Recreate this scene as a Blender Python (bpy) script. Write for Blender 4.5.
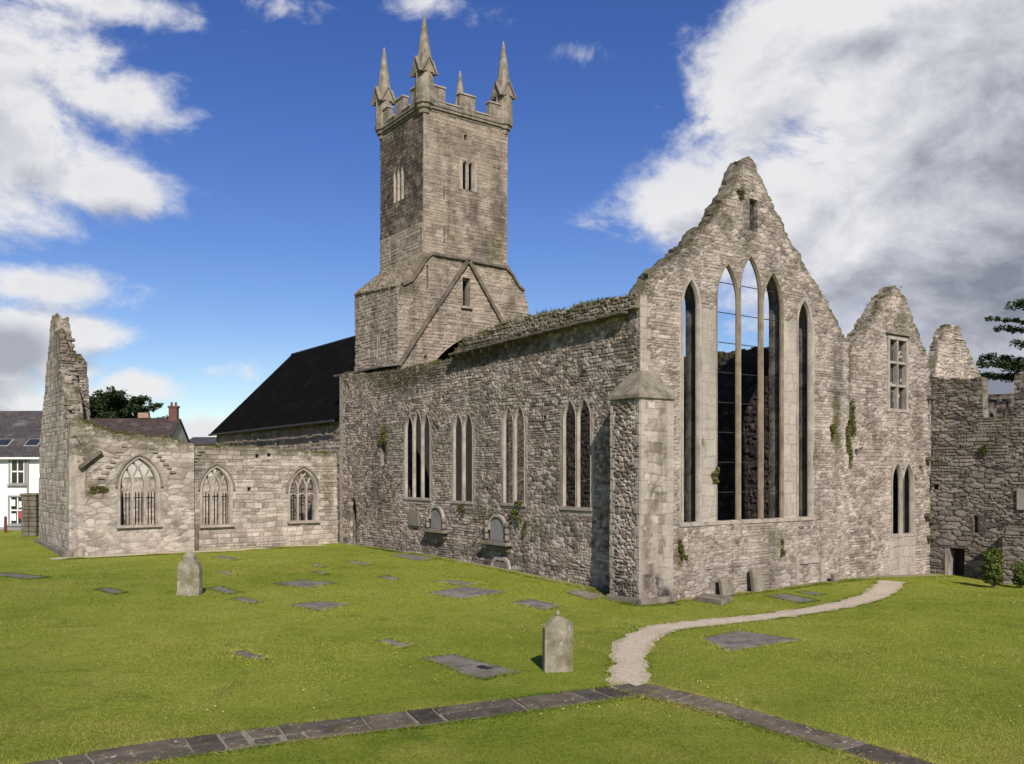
import bpy, bmesh, math, random
import numpy as np
from mathutils import Vector
from mathutils.geometry import tessellate_polygon

for o in list(bpy.data.objects):
    bpy.data.objects.remove(o)
S = bpy.context.scene
R = math.radians
rng = np.random.default_rng(7)
random.seed(7)

# ------------------------------------------------------------------ camera
# world: x runs along the big gable (north), y runs away from it (west), z up
AX = math.atan2(637.0, 888.0)
UR = np.array([math.cos(AX), -math.sin(AX)])      # camera right in (x, y)
UF = np.array([math.sin(AX), math.cos(AX)])       # camera forward in (x, y)
F, CX, HY, CAMZ = 888.0, 512.0, 472.0, 4.0
CAM = -(4.0 * UR + 27.7 * UF)
cd = bpy.data.cameras.new('camera')
cam = bpy.data.objects.new('camera', cd)
S.collection.objects.link(cam)
cam.location = (CAM[0], CAM[1], CAMZ)
cam.rotation_euler = (R(90), 0, -AX)
cd.sensor_width = 36.0
cd.lens = F / 1024 * 36
cd.shift_y = (HY - 382.0) / 1024
cd.clip_start, cd.clip_end = 0.3, 4000
S.camera = cam

# ------------------------------------------------------------------ sky and sun
SUN_EL = R(38)
SUN_H = np.array([-0.40, -0.917])
SUN_H /= np.linalg.norm(SUN_H)
SUN_DIR = Vector((SUN_H[0] * math.cos(SUN_EL), SUN_H[1] * math.cos(SUN_EL), math.sin(SUN_EL)))
sd = bpy.data.lights.new('sun', 'SUN')
sun = bpy.data.objects.new('sun', sd)
S.collection.objects.link(sun)
sd.energy = 5.0
sd.angle = R(0.5)
sd.color = (1.0, 0.925, 0.84)
sun.rotation_euler = SUN_DIR.to_track_quat('Z', 'Y').to_euler()
sun.location = (-40, -90, 80)
S.view_settings.view_transform = 'Standard'
S.view_settings.look = 'None'
S.view_settings.exposure = 0.18
S.view_settings.gamma = 1.0
S.view_settings.use_curve_mapping = False


class NT:
    """small helper to write node trees"""
    def __init__(s, nt):
        s.nt = nt
        s.n = nt.nodes
        s.l = nt.links

    def add(s, typ, **kw):
        n = s.n.new(typ)
        for k, v in kw.items():
            setattr(n, k, v)
        return n

    def set(s, sock, v):
        if isinstance(v, bpy.types.NodeSocket):
            s.l.new(v, sock)
        elif v is not None:
            if sock.type == 'RGBA' and not isinstance(v, (int, float)) and len(v) == 3:
                v = (*v, 1)
            sock.default_value = v

    def m(s, op, a, b=None, c=None, clamp=False):
        n = s.add('ShaderNodeMath', operation=op, use_clamp=clamp)
        for i, v in enumerate((a, b, c)):
            if v is not None:
                s.set(n.inputs[i], v)
        return n.outputs[0]

    def vm(s, op, a, b=None):
        n = s.add('ShaderNodeVectorMath', operation=op)
        s.set(n.inputs[0], a)
        if b is not None:
            s.set(n.inputs[1], b)
        return n.outputs['Value'] if op in ('DOT_PRODUCT', 'LENGTH') else n.outputs[0]

    def mix(s, f, a, b, blend='MIX'):
        n = s.add('ShaderNodeMix', data_type='RGBA', blend_type=blend)
        n.clamp_factor = True
        s.set(n.inputs[0], f)
        s.set(n.inputs[6], a)
        s.set(n.inputs[7], b)
        return n.outputs[2]

    def step(s, v, a, b):
        n = s.add('ShaderNodeMapRange', interpolation_type='SMOOTHSTEP')
        s.set(n.inputs[0], v)
        n.inputs[1].default_value = a
        n.inputs[2].default_value = b
        return n.outputs[0]

    def noise(s, vec, scale, detail=4, rough=0.55, dist=0.0):
        n = s.add('ShaderNodeTexNoise')
        n.inputs['Scale'].default_value = scale
        n.inputs['Detail'].default_value = detail
        n.inputs['Roughness'].default_value = rough
        n.inputs['Distortion'].default_value = dist
        if vec is not None:
            s.l.new(vec, n.inputs['Vector'])
        return n.outputs['Fac']

    def attr(s, name, what='Fac'):
        return s.add('ShaderNodeAttribute', attribute_name=name).outputs[what]

    def ramp(s, v, stops):
        n = s.add('ShaderNodeValToRGB')
        e = n.color_ramp.elements
        while len(e) < len(stops):
            e.new(0.5)
        for q, (p, c) in zip(e, stops):
            q.position = p
            q.color = (*c, 1)
        s.set(n.inputs[0], v)
        return n.outputs[0]


world = bpy.data.worlds.new('World')
S.world = world
world.use_nodes = True
w = NT(world.node_tree)
for n in list(w.n):
    w.n.remove(n)
sky = w.add('ShaderNodeTexSky', sky_type='NISHITA')
sky.sun_disc = False
sky.sun_elevation = SUN_EL
sky.sun_rotation = math.atan2(SUN_H[0], SUN_H[1])
sky.altitude = 50
sky.air_density = 1.0
sky.dust_density = 0.15
sky.ozone_density = 2.2
SKY_STRENGTH = 0.10


def cloud_dir(px, py):
    az = math.atan2(px - CX, F)
    el = math.atan2((HY - py) * math.cos(az), F)
    return az, el


geo = w.add('ShaderNodeTexCoord').outputs['Generated']
dr = w.vm('DOT_PRODUCT', geo, (UR[0], UR[1], 0))
df = w.vm('DOT_PRODUCT', geo, (UF[0], UF[1], 0))
az = w.m('ARCTAN2', dr, df)
sep = w.add('ShaderNodeSeparateXYZ')
w.l.new(geo, sep.inputs[0])
el = w.m('ARCSINE', sep.outputs[2])
comb = w.add('ShaderNodeCombineXYZ')
w.l.new(az, comb.inputs[0])
w.l.new(el, comb.inputs[1])
# compress the vertical a little so that far clouds read flat
P2 = comb.outputs[0]

# a node group that gives the cloud thickness towards a direction (azimuth, elevation)
CLOUDS = [  # px, py, rx, ry (pixels in the photograph, used as bearings on the sky), weight
    (905, 130, 215, 165, 1.0), (850, 250, 150, 90, 1.0), (960, 250, 190, 150, 1.0), (770, 90, 90, 90, .92),
    (690, 205, 105, 42, .85), (1150, 150, 260, 260, 1.0), (760, 45, 80, 55, .6), (850, 20, 120, 60, 1.0),
    (20, 150, 100, 62, .9), (95, 185, 100, 34, .85), (15, 45, 110, 50, .75), (-60, 120, 140, 120, 1.0),
    (112, 100, 80, 34, .75), (100, 2, 110, 20, .62),
    (30, 285, 85, 24, .72), (10, 340, 70, 42, .85), (70, 335, 60, 24, .62), (-20, 360, 60, 60, .95),
    (140, 386, 48, 22, .9), (118, 396, 42, 16, .8), (205, 428, 50, 16, .5), (190, 370, 60, 8, .25), (60, 372, 60, 16, .45),
    (578, 55, 26, 15, .30), (295, 8, 46, 14, .36), (430, 2, 60, 14, .26),
    (20, 405, 60, 18, .55), (1000, 360, 160, 60, .8), (640, 440, 90, 16, .5),
]
grp = bpy.data.node_groups.new('cloud_thickness', 'ShaderNodeTree')
grp.interface.new_socket('P', in_out='INPUT', socket_type='NodeSocketVector')
grp.interface.new_socket('Thickness', in_out='OUTPUT', socket_type='NodeSocketFloat')
g = NT(grp)
gi = g.add('NodeGroupInput')
go = g.add('NodeGroupOutput')
Pin = gi.outputs[0]
acc = None
for (px, py, rx, ry, wt) in CLOUDS:
    a0, e0 = cloud_dir(px, py)
    d = g.vm('SUBTRACT', Pin, (a0, e0, 0))
    d = g.vm('MULTIPLY', d, (F / rx, F / ry, 0))
    v = g.m('MULTIPLY', g.m('SUBTRACT', 1.0, g.vm('LENGTH', d)), wt)
    acc = v if acc is None else g.m('SMOOTH_MAX', acc, v, 0.12)
sc_ = g.vm('MULTIPLY', Pin, (1.0, 1.45, 1.0))
n1 = g.noise(sc_, 7.0, 10, 0.63, 0.35)
n2 = g.noise(g.vm('ADD', sc_, (3.1, 1.7, 0)), 2.3, 5, 0.5)
t = g.m('ADD', acc, g.m('MULTIPLY', g.m('SUBTRACT', n1, 0.5), 1.75))
n3 = g.noise(sc_, 30.0, 7, 0.65, 0.3)
t = g.m('ADD', t, g.m('MULTIPLY', g.m('SUBTRACT', n3, 0.5), 0.42))
t = g.m('ADD', t, g.m('MULTIPLY', g.m('SUBTRACT', n2, 0.5), 0.35))
g.l.new(t, go.inputs[0])


def cloud(vec):
    n = w.add('ShaderNodeGroup')
    n.node_tree = grp
    w.l.new(vec, n.inputs[0])
    return n.outputs[0]


c0 = cloud(P2)
c1 = cloud(w.vm('ADD', P2, (-0.010, 0.024, 0)))           # a little towards the light
cover = w.step(c0, -0.06, 0.46)
lit = w.m('SUBTRACT', c0, c1)                              # > 0 on flanks turned to the light
thick = w.step(c0, 0.20, 1.05)
# grey undersides: thick parts of the big bank, and its lower right
gx = w.m('MULTIPLY', w.m('SUBTRACT', az, 0.30), 2.2)
gy = w.m('MULTIPLY', w.m('SUBTRACT', 0.33, el), 1.5)
bank = w.step(w.m('ADD', w.m('ADD', gx, gy), w.m('MULTIPLY', w.m('SUBTRACT', w.noise(P2, 4.0, 5, .5), .5), .7)), -0.05, 0.8)
grey = w.m('ADD', w.m('MULTIPLY', thick, 0.26), w.m('MULTIPLY', bank, 0.58))
grey = w.m('SUBTRACT', grey, w.m('MULTIPLY', lit, 1.0), clamp=True)
leftgrey = w.m('MULTIPLY', w.step(w.m('ADD', az, w.m('MULTIPLY', el, -0.45)), -0.52, -0.74), w.step(thick, .2, .9))
grey = w.m('MAXIMUM', grey, w.m('MULTIPLY', leftgrey, 0.5))
# the small slate-grey cloud low beside the ruined pier
a0, e0 = cloud_dir(8, 352)
dd = w.vm('LENGTH', w.vm('MULTIPLY', w.vm('SUBTRACT', P2, (a0, e0, 0)), (F / 46, F / 30, 0)))
grey = w.m('MAXIMUM', grey, w.m('MULTIPLY', w.step(w.m('ADD', dd, w.m('MULTIPLY', w.noise(P2, 14, 4), .7)), 1.45, 0.85), 0.62))
grey = w.m('ADD', grey, w.m('MULTIPLY', w.m('SUBTRACT', w.noise(P2, 7.0, 6, .52), .47), .5), clamp=True)
ccol = w.ramp(grey, [(0.0, (7.5, 7.45, 7.55)), (0.35, (5.5, 5.6, 6.05)), (0.7, (3.5, 3.65, 4.15)), (1.0, (2.1, 2.25, 2.75))])
hsv = w.add('ShaderNodeHueSaturation')
hsv.inputs['Hue'].default_value = 0.522
hsv.inputs['Saturation'].default_value = 1.3
hsv.inputs['Value'].default_value = 0.98
w.l.new(sky.outputs[0], hsv.inputs['Color'])
skycol = w.mix(w.m('MULTIPLY', cover, 0.97), hsv.outputs[0], ccol)
bg = w.add('ShaderNodeBackground')
bg.inputs['Strength'].default_value = SKY_STRENGTH
w.l.new(skycol, bg.inputs['Color'])
wo = w.add('ShaderNodeOutputWorld')
w.l.new(bg.outputs[0], wo.inputs['Surface'])


# ------------------------------------------------------------------ measuring helpers
def ray(px, py):
    k = (px - CX) / F
    d = UF + k * UR
    return d, (HY - py) / F


def on_x(px, py, x):            # point of a sight line on the plane x = const -> (y, z)
    d, dz = ray(px, py)
    t = (x - CAM[0]) / d[0]
    return CAM[1] + t * d[1], CAMZ + t * dz


def on_y(px, py, y):            # on the plane y = const -> (x, z)
    d, dz = ray(px, py)
    t = (y - CAM[1]) / d[1]
    return CAM[0] + t * d[0], CAMZ + t * dz


def at_depth(px, py, t):
    d, dz = ray(px, py)
    return CAM[0] + t * d[0], CAM[1] + t * d[1], CAMZ + t * dz


_pts = []
for px, py in ((380, 547), (440, 556), (500, 567), (588, 583)):
    a, b = on_x(px, py, 0); _pts.append((0, a, b))
for px, py in ((675, 602), (757, 591), (824, 581), (860, 577.5), (926, 574)):
    a, b = on_y(px, py, 0); _pts.append((a, 0, b))
for px, py in ((70, 557), (195, 551), (330, 544)):
    a, b = on_y(px, py, 22); _pts.append((a, 22, b))
_pts += [(-0.8, -0.8, .02), (16.8, -3, -.3), (-15, -7, -.02), (-8, -8, 0), (-6, -14, -.05), (-20, 4, .1), (-30, 0, .1), (6, -9, -.05), (14, -9, -.1)]
_pts = np.array(_pts)
_A = np.c_[np.ones(len(_pts)), _pts[:, :2]]
_co = np.linalg.lstsq(_A, _pts[:, 2], rcond=None)[0]
_res = _pts[:, 2] - _A @ _co


def gz(x, y):
    x = np.asarray(x, float); y = np.asarray(y, float)
    xc = np.clip(x, -22, 20); yc = np.clip(y, -15, 26)
    base = _co[0] + _co[1] * xc + _co[2] * yc
    num = 0; den = 1e-3
    for (a, b, _), r in zip(_pts, _res):
        wgt = 1.0 / ((x - a) ** 2 + (y - b) ** 2 + 4.0) ** 1.5
        num = num + wgt * r; den = den + wgt
    return base + num / den


def on_ground(px, py):
    d, dz = ray(px, py)
    z = 0.0
    for _ in range(12):
        t = (z - CAMZ) / dz
        x, y = CAM + t * d
        z = float(gz(x, y))
    return x, y


# ------------------------------------------------------------------ numpy noise
_T = rng.random((256, 256))


def vnoise(x, y, seed=0):
    x = np.asarray(x, float) + seed * 17.3; y = np.asarray(y, float) + seed * 9.1
    xi = np.floor(x).astype(int); yi = np.floor(y).astype(int)
    fx = x - xi; fy = y - yi
    fx = fx * fx * (3 - 2 * fx); fy = fy * fy * (3 - 2 * fy)
    a = _T[xi & 255, yi & 255]; b = _T[(xi + 1) & 255, yi & 255]
    c = _T[xi & 255, (yi + 1) & 255]; d = _T[(xi + 1) & 255, (yi + 1) & 255]
    return (a * (1 - fx) + b * fx) * (1 - fy) + (c * (1 - fx) + d * fx) * fy


def hash2(i, j, k=0):
    return _T[(i * 7 + k * 31) & 255, (j * 13 + k * 57) & 255]


def rubble(s, z, a, b, seed):
    """random rubble: tone per stone, joint mask, height"""
    s = s + .25 * a * (vnoise(s * 3, z * 3, seed) - .5) * 2
    z = z + .35 * b * (vnoise(s * 2.3, z * 2.3, seed + 5) - .5) * 2
    x = s / a; y = z / b
    yi0 = np.floor(y).astype(int)
    F1 = np.full(s.shape, 9.0); F2 = F1.copy(); ID = np.zeros(s.shape)
    for dj in (-1, 0, 1):
        yj = yi0 + dj
        xo = x + .5 * (yj & 1)
        xi0 = np.floor(xo).astype(int)
        for di in (-1, 0, 1):
            xj = xi0 + di
            cx = xj + .5 + .75 * (hash2(xj, yj, seed) - .5)
            cy = yj + .5 + .6 * (hash2(xj, yj, seed + 1) - .5)
            wgt = .85 + .35 * hash2(xj, yj, seed + 3)
            d = np.hypot(xo - cx, y - cy) * wgt
            near = d < F1
            F2 = np.where(near, F1, np.minimum(F2, d))
            ID = np.where(near, hash2(xj, yj, seed + 2), ID)
            F1 = np.where(near, d, F1)
    e = np.clip((F2 - F1) / .30, 0, 1)
    return ID, 1 - e * e * (3 - 2 * e), ID * .55 + .45 * (1 - np.clip(F1, 0, 1) ** 2)


def coursed(s, z, a, b, seed):
    r = np.random.default_rng(seed + 100)
    z = z + .22 * b * (vnoise(s * 1.1, z * 1.1, seed) - .5) * 2 + 5
    hs = b * (.6 + .8 * r.random(600))
    edges = np.cumsum(hs)
    j = np.searchsorted(edges, z)
    lo = np.where(j > 0, edges[np.maximum(j - 1, 0)], 0); hi = edges[np.minimum(j, 599)]
    aj = a * (.7 + .7 * hash2(j, j * 0 + 3, seed))
    x = s / aj + 40 * hash2(j, j * 0, seed + 4) + 50
    i0 = np.floor(x).astype(int)

    def bd(i):
        return i + .6 * (hash2(i, j, seed + 1) - .5)
    lowc = x < bd(i0); highc = x > bd(i0 + 1)
    i = np.where(lowc, i0 - 1, np.where(highc, i0 + 1, i0))
    dx = np.minimum(x - bd(i), bd(i + 1) - x) * aj
    dz = np.minimum(z - lo, hi - z)
    d = np.minimum(dx, dz) + .012 * (vnoise(s * 9, z * 9, seed) - .5)
    e = np.clip(d / .035, 0, 1)
    ID = hash2(i, j, seed + 2)
    return ID, 1 - e * e * (3 - 2 * e), ID


# ------------------------------------------------------------------ scene helpers
COL = S.collection


def tag(o, label=None, cat=None, group=None, kind=None):
    if label: o['label'] = label
    if cat: o['category'] = cat
    if group: o['group'] = group
    if kind: o['kind'] = kind
    return o


def link(name, me, mat=None, parent=None):
    o = bpy.data.objects.new(name, me)
    COL.objects.link(o)
    if mat and not me.materials: me.materials.append(mat)
    if parent:
        o.parent = parent
        chain = Vector((0, 0, 0)); p = parent
        while p: chain += p.location; p = p.parent
        o.location = -chain            # meshes are written in world coordinates
    return o


def thing(name, label, cat, loc=(0, 0, 0), group=None):
    o = bpy.data.objects.new(name, None)
    o.empty_display_size = .3
    COL.objects.link(o)
    o.location = loc
    return tag(o, label, cat, group)


def arrays(name, V, Fq, attrs=None, smooth=False):
    V = np.asarray(V, np.float32); Fq = np.asarray(Fq, np.int32)
    me = bpy.data.meshes.new(name)
    k = Fq.shape[1]
    me.vertices.add(len(V)); me.vertices.foreach_set('co', V.ravel())
    me.loops.add(Fq.size); me.loops.foreach_set('vertex_index', Fq.ravel())
    me.polygons.add(len(Fq))
    me.polygons.foreach_set('loop_start', np.arange(0, Fq.size, k, dtype=np.int32))
    me.polygons.foreach_set('use_smooth', np.full(len(Fq), smooth))
    for n, a in (attrs or {}).items():
        at = me.attributes.new(n, 'FLOAT', 'POINT')
        at.data.foreach_set('value', np.asarray(a, np.float32))
    me.update(calc_edges=True)
    me.validate()
    return me


class MB:
    def __init__(s): s.v = []; s.f = []

    def add(s, v, f):
        k = len(s.v); s.v += [tuple(p) for p in v]; s.f += [tuple(i + k for i in q) for q in f]; return s

    def box(s, c, d, ex=(1, 0, 0), ey=(0, 1, 0), ez=(0, 0, 1), taper=1.0):
        c, ex, ey, ez = (np.array(q, float) for q in (c, ex, ey, ez))
        v = []
        for k in (-.5, .5):
            tp = taper if k > 0 else 1
            for i, j in ((-.5, -.5), (.5, -.5), (.5, .5), (-.5, .5)):
                v.append(c + ex * d[0] * i * tp + ey * d[1] * j * tp + ez * d[2] * k)
        return s.add(v, [(3, 2, 1, 0), (4, 5, 6, 7), (0, 1, 5, 4), (1, 2, 6, 5), (2, 3, 7, 6), (3, 0, 4, 7)])

    def tube(s, pts, rad, n=8, caps=True):
        pts = [np.array(p, float) for p in pts]
        rad = rad if hasattr(rad, '__len__') else [rad] * len(pts)
        vs = []
        for i, p in enumerate(pts):
            d = pts[min(i + 1, len(pts) - 1)] - pts[max(i - 1, 0)]
            d /= np.linalg.norm(d) + 1e-9
            a = np.cross(d, (0, 0, 1)) if abs(d[2]) < .95 else np.cross(d, (1, 0, 0))
            a /= np.linalg.norm(a); b = np.cross(d, a)
            for k in range(n):
                t = 2 * math.pi * k / n
                vs.append(p + rad[i] * (math.cos(t) * a + math.sin(t) * b))
        f = []
        for i in range(len(pts) - 1):
            for k in range(n):
                f.append((i * n + k, i * n + (k + 1) % n, (i + 1) * n + (k + 1) % n, (i + 1) * n + k))
        if caps:
            f.append(tuple(range(n))[::-1]); f.append(tuple(range((len(pts) - 1) * n, len(pts) * n)))
        return s.add(vs, f)

    def prism(s, poly, fn0, fn1):
        """poly: list of 2-D points, fn0/fn1 map them to the two 3-D faces"""
        n = len(poly)
        tri = tessellate_polygon([[Vector((p[0], p[1], 0)) for p in poly]])
        v = [fn0(*p) for p in poly] + [fn1(*p) for p in poly]
        f = [tuple(t) for t in tri] + [tuple(n + i for i in t[::-1]) for t in tri]
        f += [(i, (i + 1) % n, n + (i + 1) % n, n + i) for i in range(n)]
        return s.add(v, f)

    def mesh(s, name, bevel=0.0, smooth=False, seg=2):
        me = bpy.data.meshes.new(name)
        me.from_pydata(s.v, [], s.f)
        bm = bmesh.new(); bm.from_mesh(me)
        bmesh.ops.recalc_face_normals(bm, faces=bm.faces)
        if bevel:
            es = [e for e in bm.edges if len(e.link_faces) == 2 and e.calc_face_angle(0) > .5]
            bmesh.ops.bevel(bm, geom=es, offset=bevel, segments=seg, affect='EDGES', clamp_overlap=True)
        if smooth:
            for fc in bm.faces: fc.smooth = True
        bm.to_mesh(me); bm.free()
        return me

    def build(s, name, mat, parent=None, bevel=0.0, smooth=False):
        return link(name, s.mesh(name, bevel, smooth), mat, parent)


# ------------------------------------------------------------------ materials
def principled(name, rough=.9, spec=.2):
    m = bpy.data.materials.new(name)
    m.use_nodes = True
    t = NT(m.node_tree)
    b = t.n['Principled BSDF']
    b.inputs['Roughness'].default_value = rough
    b.inputs['Specular IOR Level'].default_value = spec
    return m, t, b


def bump(t, b, h, dist, strength=1.0):
    n = t.add('ShaderNodeBump')
    n.inputs['Strength'].default_value = strength
    n.inputs['Distance'].default_value = dist
    t.l.new(h, n.inputs['Height'])
    t.l.new(n.outputs[0], b.inputs['Normal'])


def stone_mat(name, dark, mid, light, joint=(.09, .08, .065), joint_mix=.75, lichen=.5, ochre=.35, stain_shade=.5, moss=1.0, pale=(.42, .385, .33), tw=.62):
    m, t, b = principled(name, .95, .12)
    oc = t.add('ShaderNodeTexCoord').outputs['Object']
    tone = t.attr('tone'); jn = t.attr('joint'); ms = t.attr('moss'); dr_ = t.attr('dress')
    nf = t.noise(oc, 9, 8, .65)
    nm = t.noise(oc, 1.7, 6, .6)
    nl = t.noise(oc, .33, 5, .6, .6)
    v = t.m('ADD', t.m('ADD', t.m('MULTIPLY', tone, tw), (.62 - tw) * .5), t.m('MULTIPLY', nf, .55))
    v = t.m('ADD', v, t.m('MULTIPLY', t.m('SUBTRACT', nm, .5), .7))
    v = t.m('SUBTRACT', v, .10)
    c = t.ramp(v, [(.12, dark), (.5, mid), (.92, light)])
    # warm / cool shift by stone
    warm = t.m('FRACT', t.m('MULTIPLY', tone, 7.31))
    c = t.mix(t.m('MULTIPLY', t.step(warm, .55, 1.0), .5), c, (.31, .255, .205), 'MIX')
    c = t.mix(t.m('MULTIPLY', dr_, .55), c, pale)
    # pale patches of lime wash and repointing, and darker weathered fields
    c = t.mix(t.m('MULTIPLY', t.step(t.noise(oc, .62, 7, .66, .5), .53, .66), .5), c, t.mix(.5, pale, light))
    c = t.mix(t.m('MULTIPLY', t.step(t.noise(oc, .27, 6, .6, .4), .50, .68), .42), c, t.mix(.55, c, dark))
    # joints: dark where the mortar has gone, pale where lime is left
    jc = t.mix(t.step(nl, .44, .62), joint, tuple(min(.5, q * 3.6) for q in joint))
    c = t.mix(t.m('MULTIPLY', jn, joint_mix), c, jc)
    # white and ochre lichen, soot-grey washes running down
    c = t.mix(t.m('MULTIPLY', t.step(t.noise(oc, 5.5, 7, .7, .4), .60, .70), lichen), c, (.50, .48, .43))
    c = t.mix(t.m('MULTIPLY', t.step(t.noise(oc, 1.1, 7, .68, .3), .58, .72), ochre), c, (.30, .225, .09))
    mp = t.add('ShaderNodeMapping'); mp.inputs['Scale'].default_value = (1.3, 1.3, .16)
    t.l.new(oc, mp.inputs[0])
    st = t.step(t.noise(mp.outputs[0], 1.0, 7, .62, .5), .50, .70)
    c = t.mix(t.m('MULTIPLY', st, stain_shade), c, t.mix(.72, c, (.045, .042, .038)))
    st2 = t.m('MULTIPLY', t.attr('stain_shade'), t.step(t.noise(oc, 2.4, 6, .65), .25, .6))  # stains, and on some walls shade painted into the colour
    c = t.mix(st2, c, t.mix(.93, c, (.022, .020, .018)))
    mo = t.m('MULTIPLY', ms, t.step(t.noise(oc, 2.6, 7, .65), .36, .56))
    c = t.mix(t.m('MULTIPLY', mo, moss), c, t.ramp(t.noise(oc, 7, 4), [(.3, (.055, .055, .022)), (.7, (.13, .115, .055))]))
    c = t.mix(1.0, c, (1.0, .962, .938), 'MULTIPLY')
    t.l.new(c, b.inputs['Base Color'])
    h = t.m('ADD', t.m('MULTIPLY', t.noise(oc, 22, 7, .7), .6), t.m('MULTIPLY', nf, .8))
    bump(t, b, h, .045, .8)
    return m


GABLE = stone_mat('gable_stone', (.105, .09, .076), (.325, .285, .246), (.58, .53, .47), joint_mix=.5, lichen=.5, ochre=.16, stain_shade=.5, tw=.5)
SIDE = stone_mat('side_rubble', (.075, .063, .05), (.245, .21, .175), (.54, .49, .43), joint_mix=.45, lichen=.65, ochre=.22, stain_shade=.55)
TOWER = stone_mat('tower_stone', (.11, .09, .069), (.29, .245, .192), (.46, .40, .325), joint_mix=.38, lichen=.2, ochre=.3, stain_shade=.6, tw=.38)
PALE = stone_mat('pale_limestone', (.15, .13, .11), (.37, .33, .285), (.60, .55, .485), joint_mix=.5, lichen=.35, ochre=.2, stain_shade=.4, tw=.5)
BLUE = stone_mat('blue_rubble', (.07, .062, .054), (.19, .17, .145), (.36, .335, .295), joint=(.06, .055, .048), joint_mix=.85, lichen=.2, ochre=.16, stain_shade=.3)


SHADE_RUBBLE = stone_mat('shade_dark_rubble', (.022, .019, .016), (.062, .054, .046), (.12, .107, .094), joint=(.015, .014, .012), lichen=.06, ochre=.05, stain_shade=.4, pale=(.06, .055, .05))  # rubble with the shade of the chancel interior put into its colour


def plain_stone(name, lo, hi, scale=3.0, lichen=.4, bumpd=.02, green=0.0, spec=.15):
    m, t, b = principled(name, .92, spec)
    oc = t.add('ShaderNodeTexCoord').outputs['Object']
    c = t.ramp(t.noise(oc, scale, 8, .65, .3), [(.3, lo), (.7, hi)])
    mp = t.add('ShaderNodeMapping'); mp.inputs['Scale'].default_value = (2, 2, .3)
    t.l.new(oc, mp.inputs[0])
    c = t.mix(t.m('MULTIPLY', t.step(t.noise(mp.outputs[0], 1.4, 6, .6), .5, .7), .5), c, tuple(q * .35 for q in lo))
    c = t.mix(t.m('MULTIPLY', t.step(t.noise(oc, 8, 7, .7), .58, .68), lichen), c, (.50, .48, .41))
    if green:
        c = t.mix(t.m('MULTIPLY', t.step(t.noise(oc, 2.2, 6, .65), .46, .66), green), c, (.115, .105, .035))
    c = t.mix(1.0, c, (1.0, .962, .938), 'MULTIPLY')
    t.l.new(c, b.inputs['Base Color'])
    bump(t, b, t.noise(oc, 26, 7, .7), bumpd, .8)
    return m


DRESSED = plain_stone('dressed_limestone', (.235, .208, .18), (.43, .39, .34), 2.2, .3)
DRESSED_DARK = plain_stone('dark_dressed_stone', (.13, .115, .09), (.28, .25, .20), 2.0, .3)
PINN = plain_stone('pinnacle_stone', (.12, .105, .083), (.35, .31, .25), 2.6, .45, green=.3)
SLAB = plain_stone('slab_slate', (.105, .095, .085), (.25, .23, .205), 1.8, .4, .02, green=.35)
FLAG = plain_stone('flag_slate', (.05, .044, .036), (.16, .142, .115), 1.8, .8, .03, green=.25)
HEAD = plain_stone('headstone_lichen', (.15, .135, .10), (.36, .33, .25), 3.5, .75, .03, green=.6)
CAPST = plain_stone('weathered_cap', (.13, .115, .085), (.30, .275, .22), 2.5, .45, .03, green=.45)
SCAR = plain_stone('scar_stone', (.085, .075, .055), (.20, .18, .14), 3.0, .2, .03)
BROWNST = plain_stone('brown_mullion_stone', (.17, .135, .09), (.34, .285, .205), 2.4, .2)
SCAR2 = plain_stone('torn_rubble', (.14, .12, .095), (.34, .30, .245), 4.0, .4, .03, green=.25)
PLAQUE = plain_stone('plaque_slate', (.17, .168, .165), (.26, .255, .25), 2.0, .15, .004)


def vary_by_piece(m, lo, hi):
    t = NT(m.node_tree); b = t.n['Principled BSDF']
    src = b.inputs['Base Color'].links[0].from_socket
    g_ = t.add('ShaderNodeNewGeometry').outputs['Random Per Island']
    t.l.new(t.mix(1.0, src, t.ramp(g_, [(0, lo), (1, hi)]), 'MULTIPLY'), b.inputs['Base Color'])


vary_by_piece(FLAG, (.6, .6, .62), (1.5, 1.42, 1.3))


def flat_mat(name, c, rough=.6, var=.25, scale=5, spec=.3, metal=0.0):
    m, t, b = principled(name, rough, spec)
    oc = t.add('ShaderNodeTexCoord').outputs['Object']
    t.l.new(t.ramp(t.noise(oc, scale, 6, .6), [(.3, tuple(q * (1 - var) for q in c)), (.7, tuple(min(1, q * (1 + var)) for q in c))]), b.inputs['Base Color'])
    b.inputs['Metallic'].default_value = metal
    return m


IRON = flat_mat('black_iron', (.03, .028, .026), .6)
LIME = flat_mat('limewash', (.70, .69, .65), .85, .06, .8)
CREAM = flat_mat('cream_render', (.42, .40, .35), .9, .12, 1.0)
DARKGLASS = flat_mat('dark_glass', (.025, .028, .03), .08, .2, 2, .5)
GREYPANE = flat_mat('grey_leaded_glass', (.05, .05, .05), .3, .3, 3, .5)
WHITEPAINT = flat_mat('white_paint', (.75, .74, .70), .5, .06)
GREYPAINT = flat_mat('grey_trim', (.25, .24, .23), .6, .1)
BRICK = flat_mat('red_chimney', (.13, .062, .045), .9, .35, 9)
REDPOST = flat_mat('poster_red', (.32, .06, .05), .6, .2)
WOOD = flat_mat('dark_door', (.02, .018, .016), .7, .3)
BARK = flat_mat('bark', (.07, .052, .038), .95, .4, 7)


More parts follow.
